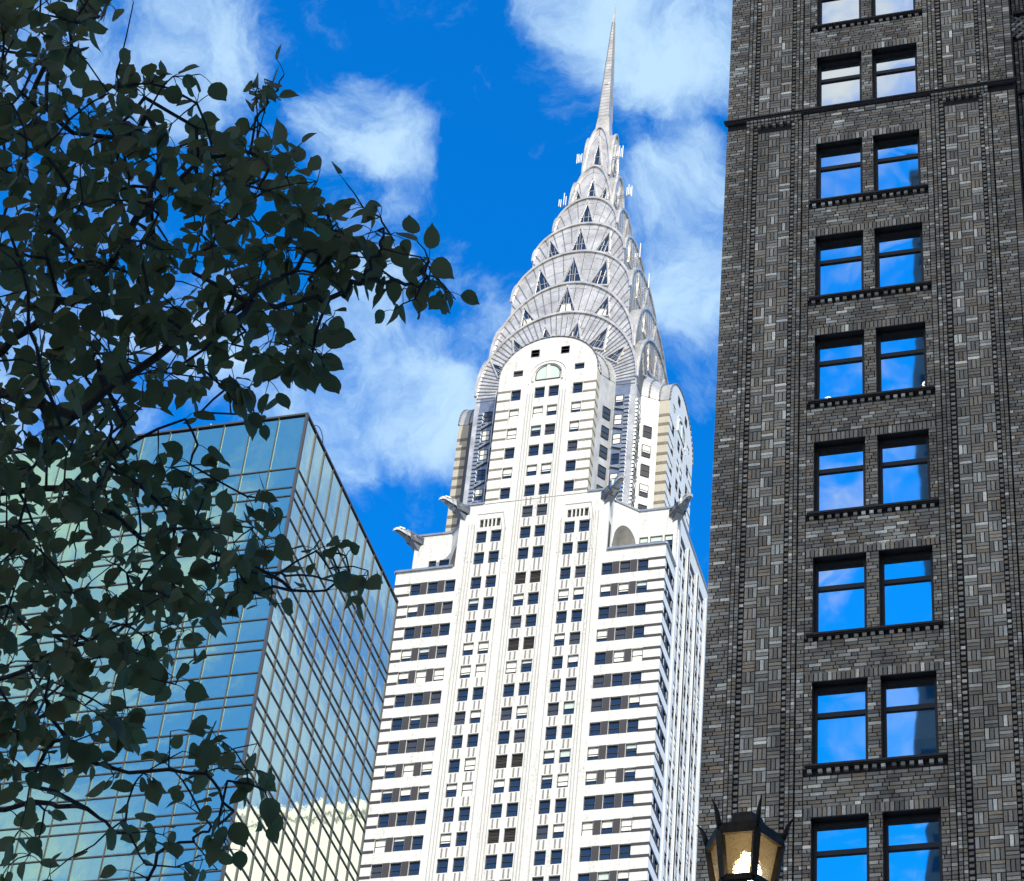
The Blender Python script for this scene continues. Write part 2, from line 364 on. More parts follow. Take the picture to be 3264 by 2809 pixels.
# ---- dark brick bands and piers of the corner wings
db = wb; e = .03; WG_ = 3
for n, z in enumerate(FL):
    for s in (-1, 1):
        def bx(a, b, c, d, pr=e):
            a, b = sorted((s * a, s * b)); db.box(a, b, -VW - pr, -VW - .001 + .0, c, d, 3)
        bx(14.78, 16.8 + e, z - .36, z + .02); bx(14.78, 16.8 + e, z - WH - .02, z - WH + .36)
        bx(12.62, 13.43, z - WH, z + .01, .02); bx(10.42, 11.25, z - WH, z + .01, .02)
    # round the corner on the south face
    db.box(VS + .001, VS + e, -14.2, -9.7, z - .36, z + .02, 3); db.box(VS + .001, VS + e, -14.2, -9.7, z - WH - .02, z - WH + .36, 3)
    db.box(VS + .001, VS + .02, -12.28, -11.52, z - WH + .37, z - .37, 3); db.box(VS + .001, VS + .02, -10.28, -9.7, z - WH + .37, z - .37, 3)
    db.box(-VS - e, -VS - .001, -14.2, -9.7, z - .36, z + .02, 3); db.box(-VS - e, -VS - .001, -14.2, -9.7, z - WH - .02, z - WH + .36, 3)
# ---- spandrel dashes, ribs beside the window pairs, recess fins
sd = wb; rb = wb
for lst, zs in (((CP), FL[1:] + [FL[0]] + UP + [208.07]), (P1 + P2, FL + UP[:1])):
    for a, b in lst:
        for z in zs:
            gap = 3.325 - WH
            zb = z
            for t in (.3, .72):
                u = a + (b - a) * t
                hgt = (4.0 if abs(z - 197.6) < .1 else 3.325) - WH
                sd.box(u - .10, u + .10, -VW - .015, -VW - .001, zb + .12, zb + hgt - .12, 1)
for c in (-6.05, -.95, 4.15):
    for q in (-.85, .85):
        for z in FL: sd.box(VS + .001, VS + .02, c + q - .3, c + q - .12, z + .12, z + 1.3, 1); sd.box(VS + .001, VS + .02, c + q + .12, c + q + .3, z + .12, z + 1.3, 1)
for u in (1.78, 2.15, 2.5, 3.55, 7.45, 7.8, 8.2, 0.0):
    for s in (-1, 1):
        if u == 0 and s < 0: continue
        top = 206 if u > 3 else 227
        top = 227 if u < 2.6 else top
        rb.box(s * u - .045, s * u + .045, -VW - .05, -VW - .001, Z0, top, 4 if u else 0)
for c in (-6.05, -.95, 4.15):
    for q in (-1.75, -1.95, 0, 1.75, 1.95): rb.box(VS + .001, VS + .05, c + q - .07, c + q + .07, Z0, 204.6)
    for q in (-2.5, 2.5): rb.box(VS + .001, VS + .14, c + q - .3, c + q + .3, Z0, 207.4)
for s in (-1, 1):                                   # hexagonal head over the outer window pairs
    c = s * 5.55
    for q in (-.75, -.25, .25, .75): rb.box(c + q - .09, c + q + .09, -VW + .02, -VW + .2, 205.35, 206.62)
    for d_ in (-1, 1):
        rb.bar((c + d_ * 1.75, -VW - .05, 204.7), (c + d_ * 1.38, -VW - .05, 206.8), .12, .14)
        rb.bar((c + d_ * 2.2, -VW - .05, 204.7), (c + d_ * 1.7, -VW - .05, 207.5), .12, .14)
        for u in (1.75, 2.2): rb.box(c + d_ * u - .05, c + d_ * u + .05, -VW - .1, -VW - .001, 200, 204.7)
    rb.box(c - 1.7, c + 1.7, -VW - .08, -VW - .001, 207.45, 207.57)
wb.build('wall', ['white', 'dash', 'frame', 'grey_brick', 'pierline'], SK)
for s in (-1, 1):
    rc = MB(); rc.quad((s * 5.55 - 1.3, -VW + RD, 205.35), (s * 5.55 + 1.3, -VW + RD, 205.35), (s * 5.55 + 1.3, -VW + RD, 206.62), (s * 5.55 - 1.3, -VW + RD, 206.62)); rc.build('louvre_recess', 'louvre', SK)
for c in (-6.05, -.95, 4.15):
    rc = MB(); rc.quad((VS - .1, c - 1.35, 205.2), (VS - .1, c + 1.35, 205.2), (VS - .1, c + 1.35, 206.5), (VS - .1, c - 1.35, 206.5)); rc.build('louvre_recess', 'louvre', SK)
# ---- parapet copings of grey metal
cp = MB()
def coping(pts, z, w=.3, h=.28):
    for a, b in zip(pts[:-1], pts[1:]): cp.bar((*a, z), (*b, z), w, h)
for s in (-1, 1):
    coping([(s * 9.6, -14.28), (s * 16.9, -14.28), (s * 16.9, -9.7)], 199.62)
    coping([(s * 6.6, -14.2), (s * 9.45, -14.2), (s * 9.45, -12.0), (s * 11.95, -9.5), (s * 16.8, -9.5), (s * 16.8, 9.5), (s * 11.95, 9.5), (s * 9.45, 12), (s * 9.45, 14.2)], 209.2)
coping([(-9.45, 14.2), (9.45, 14.2)], 209.2)
cp.build('coping', 'steel_blue', SK)
# ---- four white dormer bays with rounded tops
BH, BZ, BB = 6.5, 230.3, 6.3
def arch(h, zs, b, n=40, a0=0, a1=math.pi): return [(h * math.cos(a0 + (a1 - a0) * i / n), zs + b * math.sin(a0 + (a1 - a0) * i / n)) for i in range(n + 1)]
BF = [211.45, 214.78, 218.08, 221.35, 224.65, 227.97]
for k in range(4):
    F = FW(k); mb = MB(); H3 = []
    vis = k in (0, 1)
    if vis:
        for i, z in enumerate(BF):
            for a, b in CP: addwin(H3, k, a, b, VW, z, kd=30 + i, pr=1 if k == 0 else 4)
            for s in (-1, 1):
                a, b = sorted((s * 4.72, s * 3.42)); addwin(H3, k, a, b, VW, z, kd=30 + i, pr=1 if k == 0 else 4)
        for s in (-1, 1):
            a, b = sorted((s * 4.72, s * 3.42)); addwin(H3, k, a, b, VW, 231.35, kd=36, pr=1 if k == 0 else 4)
        H3.append((-1.62, 1.62, 229.2, 230.2))
    zc = 231.35; uc = BH * math.sqrt(1 - ((zc - BZ) / BB) ** 2)
    Pk = lambda u, d, z: F(u, VW - d, z); rd = RD if k == 0 else .10
    wall_holes(mb, -BH, BH, 209.0, BZ, [h for h in H3 if h[3] < BZ], rd, Pk)
    h2 = [(a, b, max(c, BZ), d) for a, b, c, d in H3 if d > BZ]
    if h2: wall_holes(mb, -uc, uc, BZ, zc, h2 + [(-1.62, 1.62, BZ + .0001, 230.75)], rd, Pk)
    else: wall_holes(mb, -uc, uc, BZ, zc, [], RD, Pk)
    # slivers beside the rectangle and cap above
    n = 30; t0 = math.asin((zc - BZ) / BB)
    for s in (-1, 1):
        ps = [(s * uc, BZ), (s * BH, BZ)] + [(s * BH * math.cos(t0 * i / 4), BZ + BB * math.sin(t0 * i / 4)) for i in range(1, 5)]
        mb.poly([F(u, VW, z) for u, z in ps])
    mb.poly([F(u, VW, z) for u, z in arch(BH, BZ, BB, n, t0, math.pi - t0)])
    if vis:
        for s in (-1, 1): mb.box(0, 0, 0, 0, 0, 0) if False else None
        # arched frame round the central recess
        ar = [(1.95, 229.0)] + arch(1.95, 230.0, 1.95, 16) + [(-1.95, 229.0)]
        for (a, b), (c, d) in zip(ar[:-1], ar[1:]): mb.bar(F(a, VW + .05, b), F(c, VW + .05, d), .22, .22)
        ar = [(2.45, 228.6)] + arch(2.45, 230.0, 2.45, 16) + [(-2.45, 228.6)]
        for (a, b), (c, d) in zip(ar[:-1], ar[1:]): mb.bar(F(a, VW + .03, b), F(c, VW + .03, d), .10, .1)
    # return walls: a banded front part, then a splay
    for s in (-1, 1):
        mb.quad(F(s * BH, VW, 209), F(s * BH, 12.8, 209), F(s * BH, 12.8, BZ), F(s * BH, VW, BZ), 1)
        mb.quad(F(s * BH, 12.8, 209), F(s * 8.15, 10.5, 209), F(s * 8.15, 10.5, BZ), F(s * BH, 12.8, BZ), 4 if (k, s) in ((0, -1), (3, 1)) else 2 if k == 0 else 0)  # north-west splays take the shade-darkened colour
        if k != 2:
            for z in BF + [208.2]:
                for zz in (z, z - WH + .33):
                    if zz < 209.5: continue
                    a, b = sorted((s * (BH - .02), s * (BH + .02)))
                    p = [F(a, 12.82, zz - .5), F(b, 12.82, zz - .5), F(b, VW + .02, zz - .5), F(a, VW + .02, zz - .5)]
                    mb.hexa(p + [(x, y, w + .5) for x, y, w in p], 3)
                    a, b = sorted((s * 4.78, s * (BH - .021)))
                    p = [F(a, VW + .001, zz - .34), F(b, VW + .001, zz - .34), F(b, VW + .022, zz - .34), F(a, VW + .022, zz - .34)]
                    mb.hexa(p + [(x, y, w + .34) for x, y, w in p], 3)
    mb.build('dormer_bay', ['white', 'tan', 'greystone', 'tan_band', 'shade_clad'], SK)
    # curved metal roof of the bay
    rf = MB(); n = 28
    secs = [(VW + .03, BH + .05, BB + .05), (12.8, BH + .05, BB + .05), (11.65, 7.4, 7.1), (10.4, 8.25, 7.9)]
    for j in range(3):
        for i in range(n):
            q = []
            for (v, h, b), ii in ((secs[j], i), (secs[j], i + 1), (secs[j + 1], i + 1), (secs[j + 1], i)):
                a = math.pi * ii / n; q.append(F(h * math.cos(a), v, BZ + b * math.sin(a)))
            rf.quad(*q, 1)
    for (v, h, b) in secs[:3]:
        A = arch(h + .04, BZ, b + .04, 28)
        for (a, c), (d, f2) in zip(A[:-1], A[1:]): rf.bar(F(a, v, c), F(d, v, f2), .16, .14, 2)
    rf.build('bay_roof', ['steel', 'greystone', 'steel_seam'], SK, True)
    if vis:                                           # windows in the splayed returns
        for i, z in enumerate(BF[:-1]):
            for s in (-1, 1):
                u, v = s * (7.32 + .09), 11.65 + .06
                w = wmesh(1.2, WH, random.choice([0, 5, 8, 10])); x, y, zz = F(u, v, z + .6)
                cpy(w, 'bay_window', SK, (x, y, zz), RZ[k] + s * math.radians(54))
    if vis:                                           # top of arched window, two small round-end windows
        w = wmesh(1.1, 1.2, 5)
        for s in (-1, 1): cpy(w, 'attic_window', SK, F(s * 2.0, VW + .02, 234.65), RZ[k])
        aw = MB(); a = [(1.6, 229.2)] + arch(1.6, 230.0, 1.6, 18) + [(-1.6, 229.2)]; aw.poly([(u, 0, z) for u, z in a], 1)
        aw.box(-.2, .2, -.12, -.005, 229.2, 231.6, 0); aw.box(-1.6, 1.6, -.08, -.005, 229.12, 229.22, 2)
        for (p, q), (p2, q2) in zip(a[:-1], a[1:]): aw.bar((p, -.03, q), (p2, -.03, q2), .07, .08, 2)  # thin dark outline stands in for the shadow round the arch
        ao = aw.build('arched_window', ['white', 'blindg', 'frame'], SK); at(ao, F(0, VW + .012, 0), RZ[k])
# ---- stepped metal arches of the crown
HL = [10.75, 9.75, 8.25, 6.5, 4.6, 3.15, 2.0]
AP = [244.4, 251.0, 258.6, 266.0, 273.3, 281.6, 291.3]
ZL = [231.0, 237.5, 250.4, 259.8, 267.2, 270.5, 280.6]
def prof(k, n=48): return arch(HL[k], ZL[k], AP[k] - ZL[k], n)
def shape(k):
    if k < 0: return (8.05, BZ, 7.9)
    return (HL[k], ZL[k], AP[k] - ZL[k])
def inside(k, u, z):
    h, zs, b = shape(k)
    return abs(u) < h if z < zs else (u / h) ** 2 + ((z - zs) / b) ** 2 < 1
def rad(k, c, a):                         # distance from (0,c) along angle a to outline k
    lo, hi = 0, 60
    for _ in range(40):
        mid = (lo + hi) / 2
        if inside(k, mid * math.cos(a), c + mid * math.sin(a)): lo = mid
        else: hi = mid
    return lo
TRI = [(8, 6, 174), (9, 6, 174), (7, 43.5, 136.5), (5, 50, 130), (3, 65, 115), (3, 76, 104), (1, 90, 90)]
for k in range(7):
    h = HL[k]; mb = MB(); base = 209 if k == 0 else AP[k - 1] - (AP[k - 1] - ZL[k - 1]) - 2
    A = prof(k)
    out = [(h, base)] + A + [(-h, base)]
    for ax in (0, 1):
        hw = 1.0 - .004 * 1
        def PP(u, v, z): return FW(ax)(u * .997, v, z)
        for sgn in (1, -1):
            mb.poly([PP(u * sgn, h * sgn, z) for u, z in out], 0)
        for (u0, z0), (u1, z1) in zip(out[:-1], out[1:]):
            mb.quad(PP(u0, h, z0), PP(u1, h, z1), PP(u1, -h, z1), PP(u0, -h, z0), 1)
    sm = mb
    cz = ZL[k - 1] if k else BZ
    nsm = [54, 52, 44, 36, 28, 18, 12][k]
    for f in range(4):
        F = FW(f)
        for (u0, z0), (u1, z1) in zip(A[:-1], A[1:]):
            sm.bar(F(u0, h + .05, z0), F(u1, h + .05, z1), .34, .30, 3)
        if f > 1: continue
        for i in range(nsm + 1):
            a = math.radians(-2 + 184 * i / nsm)
            r1 = rad(k, cz, a) - .15; r0 = max(rad(k - 1, cz, a) + .02, .5)
            if r1 - r0 < .3: continue
            mid = .6 * r0 + .4 * r1
            sm.bar(F(r0 * math.cos(a), h + .015, cz + r0 * math.sin(a)), F(r1 * math.cos(a), h + .015, cz + r1 * math.sin(a)), .09 if k < 4 else .06, .13 if k < 4 else .10, 2)
        # cross joints of the sheet metal
        for rr in np.linspace(.25, .85, 3):
            pts = []
            for i in range(41):
                a = math.radians(4 + 172 * i / 40); r1 = rad(k, cz, a); r0 = rad(k - 1, cz, a); r = r0 + (r1 - r0) * rr
                pts.append((r * math.cos(a), cz + r * math.sin(a)))
            for (a, b), (c, d) in zip(pts[:-1], pts[1:]):
                if random.random() < .6: sm.bar(F(a, h + .006, b), F(c, h + .006, d), .03, .03, 2)
    sm.build('crown_arch', ['steel', 'greystone', 'steel_seam', 'steel'], SK)
    nt_, a0, a1 = TRI[k]
    th = [4.2, 5.6, 5.6, 5.4, 5.2, 5.2, 6.6][k]; tw = [2.6, 3.1, 3.0, 2.7, 2.5, 1.7, 1.6][k]
    tm = MB(); t3 = .24
    p0, p1, p2 = Vector((-tw / 2, 0, 0)), Vector((tw / 2, 0, 0)), Vector((0, 0, th))
    tm.poly([(-tw / 2, -.03, 0), (tw / 2, -.03, 0), (0, -.03, th)], 1)
    for a, b in ((p0, p2), (p1, p2), (p0, p1)): tm.bar(a + Vector((0, -.09, 0)), b + Vector((0, -.09, 0)), t3, .2, 0, up=(0, 1, 0))
    for q in (.33,): tm.bar((-tw * .3, -.06, th * q), (tw * .3, -.06, th * q), .07, .07, 0)
    tm.bar((-.35, -.06, 0), (-.35, -.06, th * .55), .06, .06, 0); tm.bar((.35, -.06, 0), (.35, -.06, th * .55), .06, .06, 0)
    if k == 1: tm.quad((-tw * .3, -.04, .1), (tw * .3, -.04, .1), (tw * .2, -.04, th * .32), (-tw * .2, -.04, th * .32), 2)
    me = tm.mesh('triangular_window', ['steel', 'pane', 'blind'])
    for f in (0, 1):
        F = FW(f)
        for i in range(nt_):
            a = math.radians(a0 + (a1 - a0) * (i / (nt_ - 1) if nt_ > 1 else .5))
            r0 = rad(k - 1, cz, a) if k else rad(-1, cz, a)
            r1 = rad(k, cz, a)
            r = r0 + (.8 * (HL[k - 1] - HL[k]) + .1 if k else .3)
            if r1 - r < 1.9 or (abs(math.cos(a)) * (r + .6 * th) + tw * .35 > h): continue
            o = cpy(me, 'triangular_window', SK, F(r * math.cos(a), h + .02, cz + r * math.sin(a)))
            lean = (math.pi / 2 - a) * .66
            o.rotation_euler = (Matrix.Rotation(RZ[f], 3, 'Z') @ Matrix.Rotation(lean, 3, 'Y')).to_euler()
            sc = min(1.0, (r1 - r) * .93 / th); o.scale = (max(sc, .75), 1, sc)
# legs of the lowest arch: windows, chevrons and stacked ribs
for f in (0, 1, 3):
    F = FW(f)
    for s in (-1, 1):
        lg = MB()
        for i, z in enumerate([211.4, 214.75, 218.05, 221.4, 224.7, 228.0]):
            if f == 0 or (f == 1 and s < 0) or (f == 3 and s > 0):
                w = wmesh(1.05, 1.75, random.choice([0, 5, 8, 12, 10])); cpy(w, 'leg_window', SK, F(s * 8.72, HL[0] + .06, z), RZ[f])
            if i < 6:
                lg.bar(F(s * 8.15, HL[0] + .18, z - 2.05), F(s * 9.45, HL[0] + .18, z - 2.9 if s < 0 else z - 2.5), .16, .3, 0)
                lg.bar(F(s * 8.15, HL[0] + .12, z - 2.05), F(s * 9.45, HL[0] + .12, z - 2.05), .12, .25, 0)
            for q in range(5):
                zz = z - .3 - q * .66
                p = [F(s * 9.42, HL[0] + .01, zz - .2), F(s * 10.02, HL[0] + .01, zz - .2), F(s * 10.02, HL[0] + .2, zz - .2), F(s * 9.42, HL[0] + .2, zz - .2)]
                lg.hexa(p + [(a, b, c + .4) for a, b, c in p], 1)
        p = [F(s * 8.07, HL[0] + .004, 209), F(s * 10.05, HL[0] + .004, 209), F(s * 10.05, HL[0] + .012, 209), F(s * 8.07, HL[0] + .012, 209)]
        lg.hexa(p + [(a, b, 230.5) for a, b, c in p], 2)
        lg.build('arch_leg', ['steel_blue', 'steel_blue', 'steel_dark'], SK)
# ---- spire
sp = MB(); prev = None
SPZ = [(286.0, 1.9), (289.5, 1.5), (292.5, 1.12), (294.6, .98), (295, .92), (303, .70), (312, .38), (318, .17), (321, .07), (323.6, .03)]
for z, r in SPZ:
    ring = [(r * math.cos(math.pi / 4 + i * math.pi / 2) * 1.3, r * math.sin(math.pi / 4 + i * math.pi / 2) * 1.3, z) for i in range(4)]
    if prev:
        for i in range(4): sp.quad(prev[i], prev[(i + 1) % 4], ring[(i + 1) % 4], ring[i])
        for i in range(4):
            if z > 295 and z < 319: sp.bar(prev[i], ring[i], .12, .12, 1)
    prev = ring
for i in range(32):
    z = 295.4 + i * .72; r = np.interp(z, [a for a, b in SPZ], [b for a, b in SPZ]) * .92 + .012
    sp.box(-r, r, -r, r, z, z + .05, 1)
r = .7; sp.box(-.28, .28, -.74, -.5, 302.6, 303.2, 0)
sp.build('spire', ['steel', 'steel_seam'], SK)
# ---- antennas on the crown
def antenna(x0, y, z, x1, posts):
    mb = MB(); dz = .10 * abs(x1 - x0)
    mb.bar((x0, y, z), (x1, y, z + dz), .08, .08, 1); mb.bar((x0, y, z - .5), (x1, y, z - .35 + dz), .06, .06, 1)
    for t, lo, hi in posts:
        x = x0 + (x1 - x0) * t; zz = z + dz * t; mb.box(x - .055, x + .055, y - .055, y + .055, zz - lo, zz + hi, 0)
    mb.build('antenna', ['antenna', 'steel_dark'], SK)
antenna(-1.7, -1.2, 285.4, -3.35, [(1, .5, 1.5), (.86, .4, 1.5), (.72, .3, 1.3), (.58, .4, 1.6), (.42, .1, 1.0)])
antenna(1.8, -1.2, 285.2, 3.5, [(1, .5, 2.1), (.86, .2, 1.6), (.7, .3, 2.2), (.5, 0, 1.1)])
antenna(-3.4, -1.8, 275.9, -5.2, [(1, .4, 1.0), (.85, .6, 1.0), (.62, .2, 2.3), (.45, .3, 1.6)])
antenna(3.0, -1.8, 275.9, 5.5, [(1, .6, 1.6), (.92, .2, 1.3), (.82, .1, 2.0), (.72, .2, 1.5), (.2, 0, .9)])
antenna(6.2, -2.0, 262.6, 7.45, [(1, .2, 2.6), (.5, 0, .7)]); antenna(8.0, -2.0, 256.2, 9.0, [(1, .1, 2.7)])
# ---- steel eagle heads on the corners
M['steel_b'] = pm('bright_steel', (.62, .62, .60), .22, .9, noise=.15, nscale=1.2)
M['steel_d'] = pm('shade_toned_steel', (.20, .22, .25), .22, .95, noise=.2, nscale=1.2)  # darker copy of the steel: shade on neck and underside put into colour
def eagle(x, y, z, ang):
    mb = MB()
    # local: +x is outwards; rings (x, z centre, half width, half height)
    R = [(-1.3, -.55, .95, .95), (-.3, -.45, 1.0, 1.05), (.7, -.15, .95, 1.0), (1.5, .15, .72, .8), (1.65, .2, .86, .92), (2.1, .32, .84, .88), (2.2, .34, .62, .66),
         (2.8, .5, .58, .62), (3.3, .6, .5, .48), (3.75, .52, .33, .34), (4.05, .28, .17, .28), (4.15, .02, .06, .12)]
    n = 12; prev = None
    for (a, zc, w, hh) in R:
        ring = []
        for j in range(n):
            t = 2 * math.pi * j / n; c, s = math.cos(t), math.sin(t)
            cy = w * (abs(c) ** .75) * (1 if c > 0 else -1); sz = hh * (abs(s) ** .75) * (1 if s > 0 else -1)
            ring.append((a + (0 if sz > 0 else -.25 * abs(sz)), cy, zc + sz))
        if prev is not None:
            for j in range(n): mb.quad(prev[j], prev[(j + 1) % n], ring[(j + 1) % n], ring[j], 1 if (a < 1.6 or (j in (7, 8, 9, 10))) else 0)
        else: mb.poly(ring[::-1])
        prev = ring
    mb.poly(prev)
    for j in range(-3, 4):                             # ribs down the neck, raised feathers
        y0 = j * .27; mb.bar((-1.3, y0, .42 - abs(j) * .06), (1.5, y0 * .8, .92 - abs(j) * .07), .10, .14, 1)
        for s in (-1, 1): mb.bar((-1.2, s * 1.0, .1 - .22 * (j + 3)), (1.45, s * .76, .55 - .19 * (j + 3)), .10, .10, 1)
    for s in (-1, 1):                                   # brow and eye
        mb.bar((2.5, s * .58, .85), (3.35, s * .45, .86), .18, .2, 0); mb.box(2.9, 3.1, s * .53 - .08, s * .53 + .08, .55, .72, 1)
    mb.hexa([(-1.2, -.5, -2.9), (-.6, -.5, -2.9), (-.6, .5, -2.9), (-1.2, .5, -2.9), (-1.2, -.7, -1.2), (.9, -.6, -1.0), (.9, .6, -1.0), (-1.2, .7, -1.2)], 1)
    mb.hexa([(-1.2, -.25, -4.4), (-1.0, -.25, -4.4), (-1.0, .25, -4.4), (-1.2, .25, -4.4), (-1.2, -.45, -2.9), (-.55, -.45, -2.9), (-.55, .45, -2.9), (-1.2, .45, -2.9)], 0)
    o = mb.build('eagle_head', ['steel_b', 'steel_d'], SK); at(o, (x, y, z), ang); o.scale = (.86, .80, .80)
eagle(-9.2, -14.0, 208.6, math.radians(225)); eagle(9.2, -14.0, 208.6, math.radians(-45))
eagle(16.6, -9.3, 208.6, math.radians(-45)); eagle(-16.6, -9.3, 208.6, math.radians(225))
# ---- place the windows: the hundred largest as single parts, the rest as one part
WINS.sort(key=lambda w: (w[0] + (9 if w[4] < 152 else 0), w[4] if w[0] == 0 else 0))
rest = MB(); nsolo = 0
def pickkind(kd, w):
    if kd == 'L': return None
    if kd == 'G': return 6
    if isinstance(kd, int) and kd < 15 and w[6] < 1.7: return kd
    return kind_for(int(kd) if kd is not None else 0)
LOU = {}
for w in WINS:
    pr, f, u, v, z, ww, hh, kd = w
    if kd == 'L':
        key = (round(ww, 2), hh)
        if key not in LOU: LOU[key] = win_mesh(ww, hh, 'louvre', 0)
        me = LOU[key]
    else: me = wmesh(ww, hh, pickkind(kd, w))
    loc = FW(f)(u, v, z)
    if nsolo < 72:
        cpy(me, 'window', SK, loc, RZ[f]); nsolo += 1
    else:
        Mx = Matrix.Translation(loc) @ Matrix.Rotation(RZ[f], 4, 'Z'); i0 = len(rest.v)
        rest.v += [tuple(Mx @ q.co) for q in me.vertices]
        for p in me.polygons: rest.f.append(tuple(i0 + q for q in p.vertices)); rest.m.append(p.material_index)
o = rest.build('window_array', ['frame', 'pane', 'blind', 'panegrey', 'louvre', 'blindg'], SK); o['kind'] = 'stuff'

# ================================================================= GLASS TOWER
GX, GY, GT = -48.15, 100.0, 100.15
GB = thing('office_tower', 'blue mirror glass office tower with a dark grid of mullions, behind the leaves', 'office tower', (GX, GY, 0))
def mirror(name, col, b1, b2, met):
    mt, t, b = newmat(name)
    b.inputs['Base Color'].default_value = (*col, 1); b.inputs['Metallic'].default_value = met; b.inputs['Roughness'].default_value = .035
    tc = t.nodes.new('ShaderNodeTexCoord'); oi = t.nodes.new('ShaderNodeObjectInfo')
    mp = t.nodes.new('ShaderNodeVectorMath'); mp.operation = 'MULTIPLY_ADD'
    t.links.new(oi.outputs['Random'], mp.inputs[0]); mp.inputs[1].default_value = (40, 40, 40); t.links.new(tc.outputs['Object'], mp.inputs[2])
    last = None
    for sc, st in ((.5, b1), (5.0, b2)):
        n = t.nodes.new('ShaderNodeTexNoise'); n.inputs['Scale'].default_value = sc; n.inputs['Detail'].default_value = 2
        t.links.new(mp.outputs[0], n.inputs[0])
        bp = t.nodes.new('ShaderNodeBump'); bp.inputs['Strength'].default_value = 1; bp.inputs['Distance'].default_value = st
        t.links.new(n.outputs[0], bp.inputs['Height'])
        if last: t.links.new(last, bp.inputs['Normal'])
        last = bp.outputs[0]
    t.links.new(last, b.inputs['Normal'])
    return mt
M['mirror_w'] = mirror('reflection_toned_glass_w', (.33, .56, .45), .010, .0006, .86)  # one glass; what each face reflects is toned into its colour
M['mirror_s'] = mirror('reflection_toned_glass_s', (.64, .72, .60), .014, .0010, .93)
M['mullion'] = pm('bronze_mullion', (.050, .050, .052), .55, .0)
M['core'] = pm('dark_core', (.02, .025, .03), .8)
rows = [GT - .12, 96.16, 94.74, 94.11]
z = 94.11
while z > 52:
    rows += [z - 1.51, z - 2.93, z - 3.56]; z -= 3.56
NW, NS, PW, PSs = 16, 11, 1.66, 17.25 / 11
mb = MB(); mb.box(-PW * NW + .1, -.1, .1, 17.15, 0, GT - .3); mb.build('building_core', 'core', GB)
mb = MB(); mb.box(-PW * NW, 0, 0, 17.25, 0, rows[-1]); mb.build('lower_facade', 'mirror_w', GB)
pw = MB(); pq = []; restp = {0: MB(), 1: MB()}; cnt = 0; cells = []
for r in range(len(rows) - 1):
    for c in range(NW): cells.append((0, c, rows[r], rows[r + 1], r))
    for c in range(NS): cells.append((1, c, rows[r], rows[r + 1], r))
def panegeo(w, h, tx, tz, bow):
    mb = MB(); n = 4
    V = [[(w * (i / n - .5), tx * (i / n - .5) * w + tz * (j / n - .5) * h - bow * (1 - (2 * i / n - 1) ** 2) * (1 - (2 * j / n - 1) ** 2), h * (j / n - .5)) for i in range(n + 1)] for j in range(n + 1)]
    for j in range(n):
        for i in range(n): mb.quad(V[j][i], V[j][i + 1], V[j + 1][i + 1], V[j + 1][i])
    # weld so that the bow shades smoothly
    idx = {}; vs = []; fs = []
    for f in mb.f:
        g_ = []
        for q in f:
            key = tuple(round(x, 5) for x in mb.v[q])
            if key not in idx: idx[key] = len(vs); vs.append(mb.v[q])
            g_.append(idx[key])
        fs.append(tuple(g_))
    mb.v = vs; mb.f = fs; return mb
ind = [(1, c, r) for r in range(4, 24) for c in range(NS)]
solo = set()
for f, c, za, zb, r in cells:
    if f == 1 and 12 <= r <= 20: solo.add((f, c, r))
for f, c, za, zb, r in cells:
    w = PW if f == 0 else PSs; h = za - zb
    mb = panegeo(w - .05, h - .05, random.gauss(0, .0010), random.gauss(0, .0010), random.gauss(.0016, .001) * min(w, h))
    u = -PW * (c + .5) if f == 0 else PSs * (c + .5); zc = (za + zb) / 2
    loc = (u, 0, zc) if f == 0 else (0, u, zc)
    if (f, c, r) in solo:
        o = mb.build('glass_pane', 'mirror_s', GB, True); at(o, loc, 0 if f == 0 else math.pi / 2)
    else:
        R_ = restp[f]; i0 = len(R_.v)
        for x, y, zz in mb.v: R_.v.append((x + u, y, zz + zc) if f == 0 else (-y, x + u, zz + zc))
        R_.f += [tuple(i0 + q for q in p) for p in mb.f]; R_.m += mb.m
for f in (0, 1):
    o = restp[f].build('glass_curtain', 'mirror_w' if f == 0 else 'mirror_s', GB, True); o['kind'] = 'stuff'
mu = MB()
for c in range(NW + 1): mu.box(-PW * c - .035, -PW * c + .035, -.07, .03, 40, GT)
for c in range(NS + 1):
    y = PSs * c; mu.box(-.03, .07, y - .035 + (.08 if c == 0 else 0), y + .035, 40, GT)
for z in rows[1:]:
    mu.box(-PW * NW, -.04, -.055, .03, z - .035, z + .035); mu.box(-.03, .055, .09, 17.2, z - .035, z + .035)
mu.box(-.05, .1, -.1, .06, 40, GT)
mu.build('mullion_grid', 'mullion', GB)
mb = MB(); mb.box(-PW * NW, .08, -.09, 17.3, GT, GT + .12); mb.build('roof_edge', 'mullion', GB)
mb = MB(); mb.tube([(-6.05, .3, GT + .1), (-6.05, .3, GT + .55)], [.04, .04], 6); mb.build('roof_post', 'antenna', GB)
mb = MB(); pts = [(.1, 1.0, GT + .1)] + [(.15, 1.0 + i * .25, GT + .1 + .35 * math.sin(i / 6 * math.pi)) for i in range(1, 6)] + [(.1, 2.5, GT + .1)]
mb.tube(pts, [.025] * 7, 5); mb.build('roof_cable', 'frame', GB)

